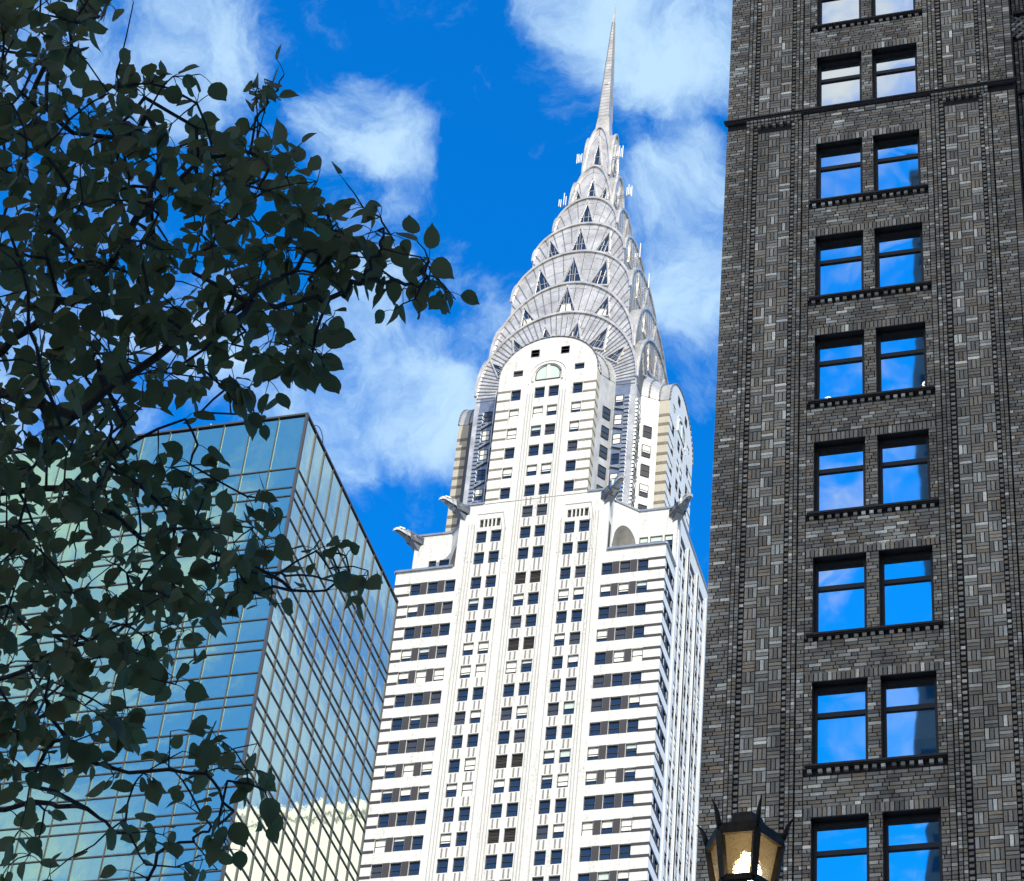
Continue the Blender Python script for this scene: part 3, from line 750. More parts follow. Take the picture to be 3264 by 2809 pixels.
# ================================================================= BRICK BUILDING
BB0 = thing('brick_building', 'dark brown brick building with basketweave panels and paired windows, right side', 'building', (-8, 50, 0))
BX = 8.0     # parent offset: local x = world x + 8, local y = world y - 50
mt, t, b = newmat('mixed_brick'); b.inputs['Roughness'].default_value = .75; M['brick'] = mt
at_ = t.nodes.new('ShaderNodeAttribute'); at_.attribute_name = 'tint'
n = t.nodes.new('ShaderNodeTexNoise'); n.inputs['Scale'].default_value = 38; n.inputs['Detail'].default_value = 5; n.inputs['Roughness'].default_value = .7
tc = t.nodes.new('ShaderNodeTexCoord'); t.links.new(tc.outputs['Object'], n.inputs[0])
mr = t.nodes.new('ShaderNodeMapRange'); mr.inputs['From Min'].default_value = .25; mr.inputs['From Max'].default_value = .75; mr.inputs['To Min'].default_value = .6; mr.inputs['To Max'].default_value = 1.4
t.links.new(n.outputs[0], mr.inputs[0])
x = t.nodes.new('ShaderNodeMix'); x.data_type = 'RGBA'; x.blend_type = 'MULTIPLY'; x.inputs['Factor'].default_value = 1
t.links.new(at_.outputs['Color'], x.inputs['A']); t.links.new(mr.outputs[0], x.inputs['B'])
mp = t.nodes.new('ShaderNodeMapping'); mp.inputs['Scale'].default_value = (1.0, 1.0, .22); t.links.new(tc.outputs['Object'], mp.inputs[0])
nL = t.nodes.new('ShaderNodeTexNoise'); nL.inputs['Scale'].default_value = .9; nL.inputs['Detail'].default_value = 7; nL.inputs['Roughness'].default_value = .65; t.links.new(mp.outputs[0], nL.inputs[0])
mL = t.nodes.new('ShaderNodeMapRange'); mL.inputs['From Min'].default_value = .3; mL.inputs['From Max'].default_value = .7; mL.inputs['To Min'].default_value = .58; mL.inputs['To Max'].default_value = 1.35; t.links.new(nL.outputs[0], mL.inputs[0])
xL = t.nodes.new('ShaderNodeMix'); xL.data_type = 'RGBA'; xL.blend_type = 'MULTIPLY'; xL.inputs['Factor'].default_value = 1; t.links.new(x.outputs['Result'], xL.inputs['A']); t.links.new(mL.outputs[0], xL.inputs['B'])
t.links.new(xL.outputs['Result'], b.inputs['Base Color'])
bp = t.nodes.new('ShaderNodeBump'); bp.inputs['Strength'].default_value = .35; bp.inputs['Distance'].default_value = .02; t.links.new(n.outputs[0], bp.inputs['Height']); t.links.new(bp.outputs[0], b.inputs['Normal'])
M['mortar'] = pm('dark_mortar', (.020, .020, .021), .9, noise=.3, nscale=6)
M['darkstone'] = pm('dark_stone', (.030, .030, .032), .7, noise=.35, nscale=12, bump=.3, bscale=30)
class Bricks:
    def __init__(s): s.v = []; s.f = []; s.c = []
    def add(s, x0, x1, z0, z1, d0=0.0, d1=.06, rotp=None, bright=1.0, y0=0.0):
        """one brick: its face at depth d0 (negative = proud), running back to d1"""
        g_ = .0125; x0 += g_; x1 -= g_; z0 += g_; z1 -= g_
        j = random.uniform(-.004, .004)
        p = [(x0, z0), (x1, z0), (x1, z1), (x0, z1)]
        if rotp:
            cx, cz, a = rotp; ca, sa = math.cos(a), math.sin(a); p = [(cx + (q - cx) * ca - (r - cz) * sa, cz + (q - cx) * sa + (r - cz) * ca) for q, r in p]
        i = len(s.v)
        s.v += [(q + BX, y0 + d0 + j, r) for q, r in p] + [(q + BX, y0 + d1, r) for q, r in p]
        s.f += [(i, i + 1, i + 2, i + 3), (i + 1, i, i + 4, i + 5), (i + 2, i + 1, i + 5, i + 6), (i + 3, i + 2, i + 6, i + 7), (i, i + 3, i + 7, i + 4)]
        r = random.random()
        base = (.205, .195, .18) if r < .36 else (.15, .15, .15) if r < .60 else (.21, .18, .15) if r < .71 else (.25, .262, .265) if r < .89 else (.40, .42, .425) if r < .98 else (.56, .58, .57)
        k = random.uniform(.74, 1.30) * bright * 1.42
        s.c += [(base[0] * k * 1.08, base[1] * k * 1.0, base[2] * k * .85, 1)] * 5
    def build(s, name, parent):
        me = bpy.data.meshes.new(name); me.from_pydata(s.v, [], s.f); me.materials.append(M['brick'])
        ca = me.color_attributes.new('tint', 'FLOAT_COLOR', 'CORNER')
        arr = np.repeat(np.array(s.c, dtype=np.float32), 4, axis=0); ca.data.foreach_set('color', arr.ravel())
        me.update(); o = bpy.data.objects.new(name, me); COL.objects.link(o); o.parent = parent; return o
CH = .1107; ZB, ZT = 31.0, 69.6
FLB = [39.74 + 3.91 * k for k in range(-2, 8)]       # window heads
FLB = [39.735 - 3.905, 39.735] + [39.735 + 3.895 * k for k in range(1, 8)]
WINB = [(-9.53, -8.20), (-7.87, -6.55)]; WHB = 2.46
LEDGE = 60.68
def inwin(x0, x1, z0, z1):
    for h in FLB:
        if z1 > h - WHB + .02 and z0 < h - .02:
            for a, b in WINB:
                if x1 > a + .02 and x0 < b - .02: return True
    return False
def insold(z0, z1):                                   # soldier course over the heads
    return any(z0 > h - .03 and z1 < h + .31 for h in FLB)
BK = Bricks()
def run(x0, x1, zlo, zhi, d=0.0, y0=0.0, cut=True, stag=True):
    r = 0; z = zlo
    while z + CH <= zhi + .01:
        x = x0; first = True
        while x < x1 - .03:
            L = .33 if random.random() < .72 else .165
            if first: L = [.33, .165, .22, .11][r % 4] if stag else .33
            first = False
            e = min(x + L, x1)
            if x1 - e < .07: e = x1
            if cut:
                segs = [(x, e)]
                for h in FLB:
                    if z + CH > h - WHB + .03 and z < h - .03:
                        for a, b in WINB:
                            ns = []
                            for p, q in segs:
                                if q <= a or p >= b: ns.append((p, q))
                                else:
                                    if p < a: ns.append((p, a))
                                    if q > b: ns.append((b, q))
                            segs = ns
                for p, q in segs:
                    dent = any(z + CH > h - WHB - .20 and z < h - WHB - .10 and abs(h - WHB - LEDGE) > .3 for h in FLB) and q > -9.66 and p < -6.37
                    if q - p > .03 and not dent and not (insold(z, z + CH) and q > -9.72 and p < -6.36): BK.add(p, q, z, z + CH, d, .08, y0=y0)
            else: BK.add(x, e, z, z + CH, d, .08, y0=y0)
            x = e
        z += CH; r += 1
def stack(x0, x1, zlo, zhi, d, pitch=CH, hb=CH, d1=.09, bright=1.0, y0=0.0):
    z = zlo
    while z + hb <= zhi + .01: BK.add(x0, x1, z, z + hb, d, d1, bright=bright, y0=y0); z += pitch
def basket(x0, nx, zlo, zhi, d, U=.33):
    nz = int((zhi - zlo) / U)
    for j in range(nz):
        for i in range(nx):
            X, Zz = x0 + i * U, zlo + j * U; bf = 1.12
            for q in range(3):
                if (i + j) % 2: BK.add(X + q * U / 3, X + (q + 1) * U / 3, Zz, Zz + U, d, .1, bright=bf)
                else: BK.add(X, X + U, Zz + q * U / 3, Zz + (q + 1) * U / 3, d, .1, bright=bf)
for zlo, zhi in ((ZB, LEDGE - .32), (LEDGE + .10, ZT)):
    run(-12.22, -11.63, zlo, zhi)
    for s0 in (-11.624, -11.515): stack(s0, s0 + .107, zlo, zhi, -.02)
    stack(-11.405, -11.28, zlo, zhi, .02, .166, .112, .14)
    basket(-11.275, 3, zlo, zhi, .012)
    stack(-10.283, -10.172, zlo, zhi, .02, .166, .112, .14)
    for s0 in (-10.168, -10.058): stack(s0, s0 + .107, zlo, zhi, -.02)
    # middle wall with the windows
    run(-9.93, -9.735, zlo, zhi); run(-6.345, -6.19, zlo, zhi)
    run(-9.735, -6.345, zlo, zhi)
    for s0 in (-6.176, -6.066): stack(s0, s0 + .107, zlo, zhi, -.02)
    stack(-5.955, -5.82, zlo, zhi, .02, .166, .112, .14)
    basket(-5.80, 3, zlo, zhi, .012)
    stack(-4.81, -4.70, zlo, zhi, .02, .166, .112, .14)
    for s0 in (-4.695, -4.588): stack(s0, s0 + .107, zlo, zhi, -.02)
    run(-4.46, -3.975, zlo, zhi); stack(-3.97, -3.765, zlo, zhi, 0)
run(-9.93, -6.19, LEDGE - .32, LEDGE - .08)
for h in FLB:                                         # soldier courses
    n = int((9.72 - 6.36) / .112)
    for i in range(n): BK.add(-9.72 + i * .112, -9.72 + (i + 1) * .112, h + .0, h + .275, -.004, .08)
for h in FLB:                                         # dentil bricks under each sill
    zs = h - WHB; i = 0; x_ = -9.64
    while x_ < -6.4 and abs(zs - LEDGE) > .3: BK.add(x_, x_ + .125, zs - .215, zs - .095, -.03, .06, bright=1.35); x_ += .205 if i % 4 else .255; i += 1
# corbelled rows under the string course over the two pilasters
for a, b in ((-11.62, -9.95), (-6.17, -4.48)):
    for i in range(int((b - a) / .11)):
        for r in range(2): BK.add(a + i * .11, a + (i + 1) * .11, LEDGE - .31 + r * .115, LEDGE - .31 + r * .115 + .1, -.05 - .03 * r, .08)
        if i % 2: BK.add(a + i * .11, a + (i + 1) * .11, LEDGE - .42, LEDGE - .32, -.05, .08)
        if i % 3: BK.add(a + i * .11, a + (i + 1) * .11, LEDGE + .1, LEDGE + .19, -.04, .08)
BK.build('wall', BB0)
# the bay beyond the right corner
BK = Bricks()
run(-3.2, 6.0, 31, 63.3, 0, y0=.55, cut=False); run(-3.2, 6.0, 64.2, 69, 0, y0=.55, cut=False)
for x0 in (-3.74, -3.62, -3.50, -3.38): stack(x0, x0 + .11, 31, 63.2, .02 if x0 < -3.7 else -.01, y0=.55); stack(x0, x0 + .11, 64.3, 69, .0, y0=.55)
for i in range(-2, 26):                               # herringbone panel
    for r in range(4):
        cx, cz = -3.55 + i * .235, 63.4 + r * .235
        BK.add(cx - .15, cx + .15, cz - .05, cz + .05, 0, .08, (cx, cz, math.radians(40)), 1.2, y0=.55)
        BK.add(cx - .15 + .12, cx + .15 + .12, cz - .05 + .12, cz + .05 + .12, 0, .08, (cx + .12, cz + .12, math.radians(-45)), 1.2, y0=.55)
BK.build('side_bay_wall', BB0)
# core with openings for the windows (mortar coloured face just behind the bricks)
mb = MB(); hb_ = [(a + BX, b + BX, h - WHB, h) for h in FLB for a, b in WINB]
wall_holes(mb, -12.2 + BX, -3.77 + BX, 30.9, 72, hb_, .22, lambda u, d, z: (u, .055 + d, z), 0, 1)
def bq(a, b, z0, z1, m=0): mb.quad((a[0] + BX, a[1], z0), (b[0] + BX, b[1], z0), (b[0] + BX, b[1], z1), (a[0] + BX, a[1], z1), m)
bq((-3.77, .055), (-3.77, .64), 30.9, 72); bq((-3.77, .62), (14, .62), 30.9, 72); bq((14, .62), (14, 30), 0, 72); bq((14, 30), (-12.2, 30), 0, 72); bq((-12.2, 30), (-12.2, .055), 0, 72)
mb.quad((-12.2 + BX, .055, 72), (14 + BX, .055, 72), (14 + BX, 30, 72), (-12.2 + BX, 30, 72))
mb.build('backing_wall', ['mortar', 'darkstone'], BB0)
mb = MB(); mb.box(-12.2 + BX, 14 + BX, .05, 30, 0, 30.9)
mt, t, b = newmat('plain_brickwork'); br = t.nodes.new('ShaderNodeTexBrick'); br.inputs['Scale'].default_value = 1; br.inputs['Brick Width'].default_value = .33; br.inputs['Row Height'].default_value = .11
br.inputs['Mortar Size'].default_value = .01; br.inputs['Color1'].default_value = (.24, .225, .20, 1); br.inputs['Color2'].default_value = (.15, .145, .14, 1); br.inputs['Mortar'].default_value = (.02, .02, .02, 1)
tc = t.nodes.new('ShaderNodeTexCoord'); mp = t.nodes.new('ShaderNodeMapping'); mp.inputs['Rotation'].default_value = (math.pi / 2, 0, 0); t.links.new(tc.outputs['Object'], mp.inputs[0]); t.links.new(mp.outputs[0], br.inputs[0]); t.links.new(br.outputs[0], b.inputs['Base Color'])
mb.build('lower_wall', [mt], BB0)
# string course
mb = MB()
def lx(x0, x1, y0, y1, z0, z1): mb.box(x0 + BX, x1 + BX, y0, y1, z0, z1)
lx(-12.30, -3.70, -.10, .05, LEDGE + .01, LEDGE + .06); lx(-12.27, -3.72, -.065, .05, LEDGE - .05, LEDGE + .01); lx(-12.24, -3.74, -.04, .05, LEDGE - .085, LEDGE - .05)
lx(-3.69, 6, .42, .6, LEDGE - .05, LEDGE + .06); lx(-3.69, 6, .42, .6, 64.25, 64.38)
mb.build('string_course', 'darkstone', BB0)
# ---- windows
def winglass(name, tr):
    mt = bpy.data.materials.new(name); mt.use_nodes = True; t = mt.node_tree; t.nodes.clear()
    o = t.nodes.new('ShaderNodeOutputMaterial'); g1 = t.nodes.new('ShaderNodeBsdfGlossy'); g1.inputs['Color'].default_value = (.80, .90, .93, 1); g1.inputs['Roughness'].default_value = .02
    tp = t.nodes.new('ShaderNodeBsdfTransparent'); tp.inputs['Color'].default_value = (.75, .8, .82, 1); mx = t.nodes.new('ShaderNodeMixShader'); mx.inputs[0].default_value = tr
    t.links.new(g1.outputs[0], mx.inputs[1]); t.links.new(tp.outputs[0], mx.inputs[2]); t.links.new(mx.outputs[0], o.inputs[0])
    tc = t.nodes.new('ShaderNodeTexCoord'); oi = t.nodes.new('ShaderNodeObjectInfo'); ad = t.nodes.new('ShaderNodeVectorMath'); ad.operation = 'MULTIPLY_ADD'
    t.links.new(oi.outputs['Random'], ad.inputs[0]); ad.inputs[1].default_value = (30, 30, 30); t.links.new(tc.outputs['Object'], ad.inputs[2])
    n = t.nodes.new('ShaderNodeTexNoise'); n.inputs['Scale'].default_value = .9; n.inputs['Detail'].default_value = 1; t.links.new(ad.outputs[0], n.inputs[0])
    bp = t.nodes.new('ShaderNodeBump'); bp.inputs['Strength'].default_value = 1; bp.inputs['Distance'].default_value = .0012; t.links.new(n.outputs[0], bp.inputs['Height']); t.links.new(bp.outputs[0], g1.inputs['Normal'])
    return mt
M['winglass'] = winglass('reflective_window_glass', .22)
M['room'] = pm('dark_room', (.03, .03, .035), .9)
M['bframe'] = pm('black_window_frame', (.012, .012, .013), .5)
M['shade'] = pm('pale_roller_shade', (.62, .68, .70), .8)
def emat(name, col, s):
    mt, t, b = newmat(name); b.inputs['Emission Color'].default_value = (*col, 1); b.inputs['Emission Strength'].default_value = s; return mt
M['ring'] = emat('ring_lamp_glow', (1, .93, .75), 6)
M['paper'] = pm('white_paper', (.85, .84, .80), .8)
fm = MB(); W_, H_ = 1.33, WHB; T = .085; dg = .22
TR0, TR1 = H_ - .91 + .0, H_ - .78
fm.box(-W_ / 2, -W_ / 2 + T, dg - .06, dg + .05, 0, H_); fm.box(W_ / 2 - T, W_ / 2, dg - .06, dg + .05, 0, H_)
fm.box(-W_ / 2 + T, W_ / 2 - T, dg - .06, dg + .05, H_ - .10, H_); fm.box(-W_ / 2 + T, W_ / 2 - T, dg - .06, dg + .05, 0, .05)
fm.box(-W_ / 2 + T, W_ / 2 - T, dg - .05, dg + .05, TR0, TR1)
fm.box(-W_ / 2 + .001, W_ / 2 - .001, -.064, dg - .061, H_ - .018, H_ + .006)
fme = fm.mesh('window_frame', ['bframe'])
rm = MB()
rm.box(-W_ / 2 - .3, W_ / 2 + .3, 2.4, 2.5, -.6, H_ + .2); rm.quad((-W_ / 2 - .3, .37, H_ + .1), (W_ / 2 + .3, .37, H_ + .1), (W_ / 2 + .3, 2.4, H_ + .1), (-W_ / 2 - .3, 2.4, H_ + .1))
for s in (-1, 1): rm.quad((s * (W_ / 2 + .15), .37, -.6), (s * (W_ / 2 + .15), 2.4, -.6), (s * (W_ / 2 + .15), 2.4, H_ + .2), (s * (W_ / 2 + .15), .37, H_ + .2))
rm.quad((-W_ / 2 - .3, .37, -.5), (W_ / 2 + .3, .37, -.5), (W_ / 2 + .3, 2.4, -.5), (-W_ / 2 - .3, 2.4, -.5))
rme = rm.mesh('room', ['room'])
for r, h in enumerate(FLB):
    for c, (a, b_) in enumerate(WINB):
        wnd = cpy(fme, 'window', BB0, ((a + b_) / 2 + BX, .055, h - WHB))
        tx = (.0042 if (r, c) == (1, 1) else .0022 if (r, c) == (3, 1) else -.0006 if c else 0) + random.gauss(0, .0006)
        gp = panegeo(W_ - 2 * T, TR0 - .05, tx, random.gauss(0, .0012), random.gauss(.001, .0012)); g1 = gp.build('pane', 'winglass', wnd, True); g1.location = (0, dg, (TR0 + .05) / 2)
        gp = panegeo(W_ - 2 * T, H_ - .1 - TR1, tx, random.gauss(0, .0015), random.gauss(.0008, .0008)); g2 = gp.build('pane', 'winglass', wnd, True); g2.location = (0, dg, (H_ - .1 + TR1) / 2)
        cpy(rme, 'room', wnd, (0, 0, 0))
        if r == 7 or (r == 8):
            s = MB(); s.box(-W_ / 2 + T, W_ / 2 - T, dg + .12, dg + .13, TR0 - .5 if r == 7 else .3, H_ - .1); s.build('roller_shade', 'shade', wnd)
        if r == 1:
            s = MB(); s.box(-W_ / 2 + T, W_ / 2 - T, dg + .10, dg + .11, .78, TR0 - .01); s.build('roller_shade', 'shade', wnd)
        if r == 4:
            s = MB(); n = 20; x_ = -.42 if c == 0 else .56; zc = .62 if c == 0 else .75
            ring = [(x_ + .085 * math.cos(6.2832 * i / n), dg + .35, zc + .085 * math.sin(6.2832 * i / n)) for i in range(n + 1)]
            s.tube(ring, [.026] * (n + 1), 6, 0, False); s.build('ring_lamp', 'ring', wnd)
        if r == 2:
            s = MB(); x_ = -.5 if c == 0 else -.18; s.hexa([(x_ - .09, dg + .05, .06), (x_ + .1, dg + .05, .06), (x_ + .1, dg + .15, .06), (x_ - .09, dg + .15, .06), (x_ - .09, dg + .05, .32), (x_ + .03, dg + .05, .32), (x_ + .03, dg + .15, .32), (x_ - .09, dg + .15, .32)]); s.build('paper_stack', 'paper', wnd)
    # sill and its brick dentils
    if abs(h - WHB - LEDGE) > .3:
        s = MB(); zs = h - WHB
        s.box(-9.69 + BX, -6.34 + BX, -.10, .34, zs - .06, zs - .002); s.box(-9.66 + BX, -6.37 + BX, -.06, .05, zs - .09, zs - .06); s.build('sill', 'darkstone', BB0)
# windows of the side bay
for h in FLB:
    for x_ in (-.4, 1.2, 3.4, 5.0):
        wnd = cpy(fme, 'window', BB0, (x_ + BX, .26, h - WHB - .6)); gp = panegeo(W_ - 2 * T, H_ - .15, random.gauss(0, .001), 0, .001); g1 = gp.build('pane', 'winglass', wnd, True); g1.location = (0, dg, H_ / 2 - .02)
        sb = MB(); sb.box(-W_ / 2, W_ / 2, dg + .06, dg + .065, 0, H_); sb.build('room', 'room', wnd)
# the window at the corner of the side bay
mb = MB(); mb.box(-3.3 + BX, -1.9 + BX, .5, .54, 60.9, 63.15); o = mb.build('side_window', 'bframe', BB0)

# ================================================================= surroundings that only show as shade and reflections
def plain_block(name, label, x0, x1, y0, y1, h, mat, nfl, ncol):
    t_ = thing(name, label, 'building', ((x0 + x1) / 2, y0, 0)); cx = (x0 + x1) / 2
    mb = MB(); mb.box(x0 - cx, x1 - cx, 0, y1 - y0, 0, h); mb.build('wall', mat, t_)
    mb = MB(); mb.box(x0 - cx - .4, x1 - cx + .4, -.4, y1 - y0 + .4, h + .002, h + 1.2); mb.build('cornice', mat, t_)
    mb = MB()
    for yy, sgn in ((-.01, -1), (y1 - y0 + .01, 1)):
        for i in range(nfl):
            for j in range(ncol):
                u = x0 - cx + (j + .5) * (x1 - x0) / ncol; z = 5 + i * (h - 8) / nfl
                mb.box(u - .6, u + .6, min(yy, yy + sgn * .05), max(yy, yy + sgn * .05), z, z + 1.8)
    o = mb.build('window_array', 'pane', t_); o['kind'] = 'stuff'
    return t_
M['cream'] = stained('cream_limestone', (.93, .90, .80), (.6, .54, .42), .5)
M['dull'] = pm('dull_grey_stone', (.16, .165, .165), .8, noise=.2, nscale=.3)
plain_block('stone_tower', 'cream limestone tower in full sun, mirrored in the lower glass panes', -23, 22, 200, 230, 143.4, 'cream', 0, 0)
plain_block('stone_building', 'grey stone building mirrored dark in the right hand windows of the brick wall', -21.9, -2, -90, -62, 182, 'dull', 22, 8)
plain_block('shading_tower', 'tall grey tower across the street that keeps the brick wall in shade', 4, 95, -48, -14, 165, 'dull', 30, 20)

# ================================================================= STREET LAMP
LX, LY = -2.4735, 11.174
ST = thing('street_lamp', 'black hexagonal street lantern with curved horns and a glowing bulb', 'street lamp', (LX, LY, 0))
def hexring(R, z): return [(R * math.cos(math.radians(60 * i)), R * math.sin(math.radians(60 * i)), z) for i in range(6)]
zt, zb = 9.10, 8.838; Rt, Rb = .192, .150
fr = MB()
for i in range(6):
    a0, a1 = hexring(Rt, zt)[i], hexring(Rb, zb)[i]; b0, b1 = hexring(Rt, zt)[(i + 1) % 6], hexring(Rb, zb)[(i + 1) % 6]
    fr.bar(a0, a1, .035, .035); fr.bar(a0, b0, .03, .045); fr.bar(a1, b1, .028, .034)
fr.build('lantern_frame', 'bronze', ST)
rf = MB(); R0, R1, R2 = hexring(.206, zt + .018), hexring(.206, zt + .042), hexring(.085, zt + .085)
for i in range(6):
    j = (i + 1) % 6; rf.quad(R0[i], R0[j], R1[j], R1[i]); rf.quad(R1[i], R1[j], R2[j], R2[i])
rf.poly(R0[::-1]); rf.poly(R2)
c0, c1, c2 = hexring(.125, zt + .07), hexring(.088, zt + .17), hexring(.070, zt + .175)
for i in range(6):
    j = (i + 1) % 6; rf.quad(c0[i], c0[j], c1[j], c1[i]); rf.quad(c1[i], c1[j], c2[j], c2[i])
rf.poly(c2); rf.build('lantern_roof', 'bronze', ST)
for i in range(6):                                    # horns at the six corners
    a = math.radians(60 * i); hn = MB(); c, s = math.cos(a), math.sin(a)
    P3 = [(.200, .03), (.212, .07), (.222, .105), (.238, .135), (.262, .165)]
    hn.tube([(r * c, r * s, zt + z) for r, z in P3], [.014, .015, .012, .008, .002], 6); hn.build('horn', 'bronze', ST, True)
mt = bpy.data.materials.new('hammered_glass'); mt.use_nodes = True; t = mt.node_tree; t.nodes.clear()
o_ = t.nodes.new('ShaderNodeOutputMaterial'); tl = t.nodes.new('ShaderNodeBsdfTranslucent'); tl.inputs[0].default_value = (.85, .72, .48, 1)
rfx = t.nodes.new('ShaderNodeBsdfRefraction'); rfx.inputs['Roughness'].default_value = .32; rfx.inputs['IOR'].default_value = 1.08; rfx.inputs[0].default_value = (.74, .68, .57, 1)
gl = t.nodes.new('ShaderNodeBsdfGlossy'); gl.inputs['Roughness'].default_value = .12
m1 = t.nodes.new('ShaderNodeMixShader'); m1.inputs[0].default_value = .035; m2 = t.nodes.new('ShaderNodeMixShader'); m2.inputs[0].default_value = .10
vr = t.nodes.new('ShaderNodeTexVoronoi'); vr.inputs['Scale'].default_value = 70; tc = t.nodes.new('ShaderNodeTexCoord'); t.links.new(tc.outputs['Object'], vr.inputs[0])
bp = t.nodes.new('ShaderNodeBump'); bp.inputs['Strength'].default_value = 1; bp.inputs['Distance'].default_value = .012; t.links.new(vr.outputs[0], bp.inputs['Height'])
for q in (rfx, gl): t.links.new(bp.outputs[0], q.inputs['Normal'])
t.links.new(rfx.outputs[0], m1.inputs[1]); t.links.new(tl.outputs[0], m1.inputs[2]); t.links.new(m1.outputs[0], m2.inputs[1]); t.links.new(gl.outputs[0], m2.inputs[2]); t.links.new(m2.outputs[0], o_.inputs[0])
M['hammered'] = mt
for i in range(6):
    a0, a1 = hexring(Rt - .004, zt - .01)[i], hexring(Rb - .004, zb + .01)[i]; b0, b1 = hexring(Rt - .004, zt - .01)[(i + 1) % 6], hexring(Rb - .004, zb + .01)[(i + 1) % 6]
    g = MB(); g.quad(a1, b1, b0, a0); g.build('lamp_glass', 'hammered', ST)
bm_ = MB(); n = 12
ringp = None
prof_ = [(.004, -.075), (.036, -.058), (.058, -.02), (.058, .015), (.040, .045), (.020, .065), (.016, .09)]
bm_.tube([(.012, -.01, 8.955 + z) for r, z in prof_], [r for r, z in prof_], 14)
M['bulb'] = emat('bulb_glow', (1, .80, .46), 30); bm_.build('bulb', 'bulb', ST, True)
po = MB(); po.tube([(0, 0, 0), (0, 0, .35), (0, 0, .4), (0, 0, 8.55), (0, 0, 8.68), (0, 0, 8.825)], [.16, .14, .09, .055, .05, .12], 12); po.build('pole', 'bronze', ST, True)

# ================================================================= TREE
TX, TY = -5.9, 4.2
TR = thing('tree', 'dark leafy street tree with ovate leaves spreading in front of the glass tower', 'tree', (TX, TY, 0))
M['bark'] = pm('grey_brown_bark', (.045, .038, .032), .9, noise=.35, nscale=14, bump=.5, bscale=25)
mt, t, b = newmat('green_leaf'); M['leaf'] = mt
oi = t.nodes.new('ShaderNodeNewGeometry'); cr = t.nodes.new('ShaderNodeValToRGB')
cr.color_ramp.elements[0].color = (.098, .096, .050, 1); cr.color_ramp.elements[1].color = (.165, .155, .092, 1); t.links.new(oi.outputs['Random Per Island'], cr.inputs[0]); t.links.new(cr.outputs[0], b.inputs['Base Color'])
b.inputs['Roughness'].default_value = .7; b.inputs['Specular IOR Level'].default_value = .2
tl = t.nodes.new('ShaderNodeBsdfTranslucent'); tl.inputs[0].default_value = (.17, .18, .06, 1); mx = t.nodes.new('ShaderNodeMixShader'); mx.inputs[0].default_value = .4
t.links.new(b.outputs[0], mx.inputs[1]); t.links.new(tl.outputs[0], mx.inputs[2]); t.links.new(mx.outputs[0], t.nodes['Material Output'].inputs[0])
# region of the crown seen in the photograph, drawn as directions from the camera and given depth between 7 and 10 m
POLY = [(-120, -60), (215, -60), (205, 15), (215, 40), (165, 45), (150, 80), (125, 120), (130, 190), (165, 215), (215, 170), (235, 150), (280, 160), (330, 160), (390, 190), (430, 230), (480, 250), (500, 215), (505, 175), (545, 190), (545, 250), (590, 300), (635, 345), (672, 395), (668, 440), (720, 450), (770, 450), (775, 480), (735, 500), (690, 540), (655, 600), (670, 650), (640, 715), (600, 745), (555, 745), (520, 800), (470, 790), (420, 760), (380, 790), (300, 780), (255, 800), (240, 880), (300, 940), (380, 945), (425, 980), (470, 1030), (520, 1050), (560, 1100), (560, 1160), (500, 1180), (440, 1220), (400, 1260), (375, 1330), (330, 1320), (280, 1340), (250, 1400), (245, 1470), (200, 1480), (130, 1440), (90, 1480), (30, 1500), (-120, 1560)]
HOLES = [(20, 720, 38), (25, 770, 40), (330, 810, 45), (40, 815, 25), (155, 300, 22), (300, 290, 20), (395, 500, 28), (385, 430, 20), (240, 620, 28), (60, 640, 22), (245, 320, 22), (480, 605, 22), (495, 640, 18), (455, 455, 12), (155, 745, 24), (220, 735, 20), (620, 610, 16), (95, 1010, 30), (60, 1020, 25), (165, 1090, 24), (250, 1130, 26), (290, 1165, 20), (130, 1170, 30), (50, 1180, 25), (200, 1230, 26), (320, 1230, 24), (60, 1290, 30), (150, 1330, 24), (30, 1400, 24), (190, 1400, 22), (400, 1110, 18), (250, 1010, 20), (420, 1000, 18), (10, 560, 22), (170, 575, 14), (330, 400, 10), (560, 470, 10), (300, 560, 12), (140, 850, 22), (60, 210, 14), (75, 60, 16), (25, 120, 20), (110, 265, 12)]
def inpoly(x, y):
    c = False; n = len(POLY); j = n - 1
    for i in range(n):
        xi, yi = POLY[i]; xj, yj = POLY[j]
        if (yi > y) != (yj > y) and x < (xj - xi) * (y - yi) / (yj - yi) + xi: c = not c
        j = i
    return c and all((x - a) ** 2 + (y - b) ** 2 > r * r for a, b, r in HOLES)
def wp(x, y, d): return CAM + oray(x, y) * d
nodes = []      # (pos, parent index)
ORG = Vector((TX, TY, 0))
def limb(pts, r_end=0):
    par = None
    P_ = [Vector(p) for p in pts]
    # link to the closest existing node
    if nodes:
        par = min(range(len(nodes)), key=lambda i: (nodes[i][0] - P_[0]).length_squared)
    for k in range(len(P_)):
        if k:
            for q in range(1, 5):
                p = P_[k - 1].lerp(P_[k], q / 4) + Vector((random.gauss(0, .008), random.gauss(0, .008), random.gauss(0, .008)))
                nodes.append((p, par)); par = len(nodes) - 1
        else: nodes.append((P_[0], par)); par = len(nodes) - 1
limb([(TX, TY, 0), (TX + .02, TY, 1.6), (TX + .10, TY + .03, 3.0), (TX + .12, TY + .1, 4.4), (TX + .3, TY + .15, 6.0), (TX + .5, TY + .2, 7.6), (TX + .6, TY + .3, 9)])
limb([(TX + .12, TY + .1, 4.2), wp(-90, 790, 8.4), wp(40, 680, 8.3), wp(150, 600, 8.2), wp(230, 525, 8.15), wp(300, 420, 8.2), wp(400, 330, 8.3), wp(470, 270, 8.4)])
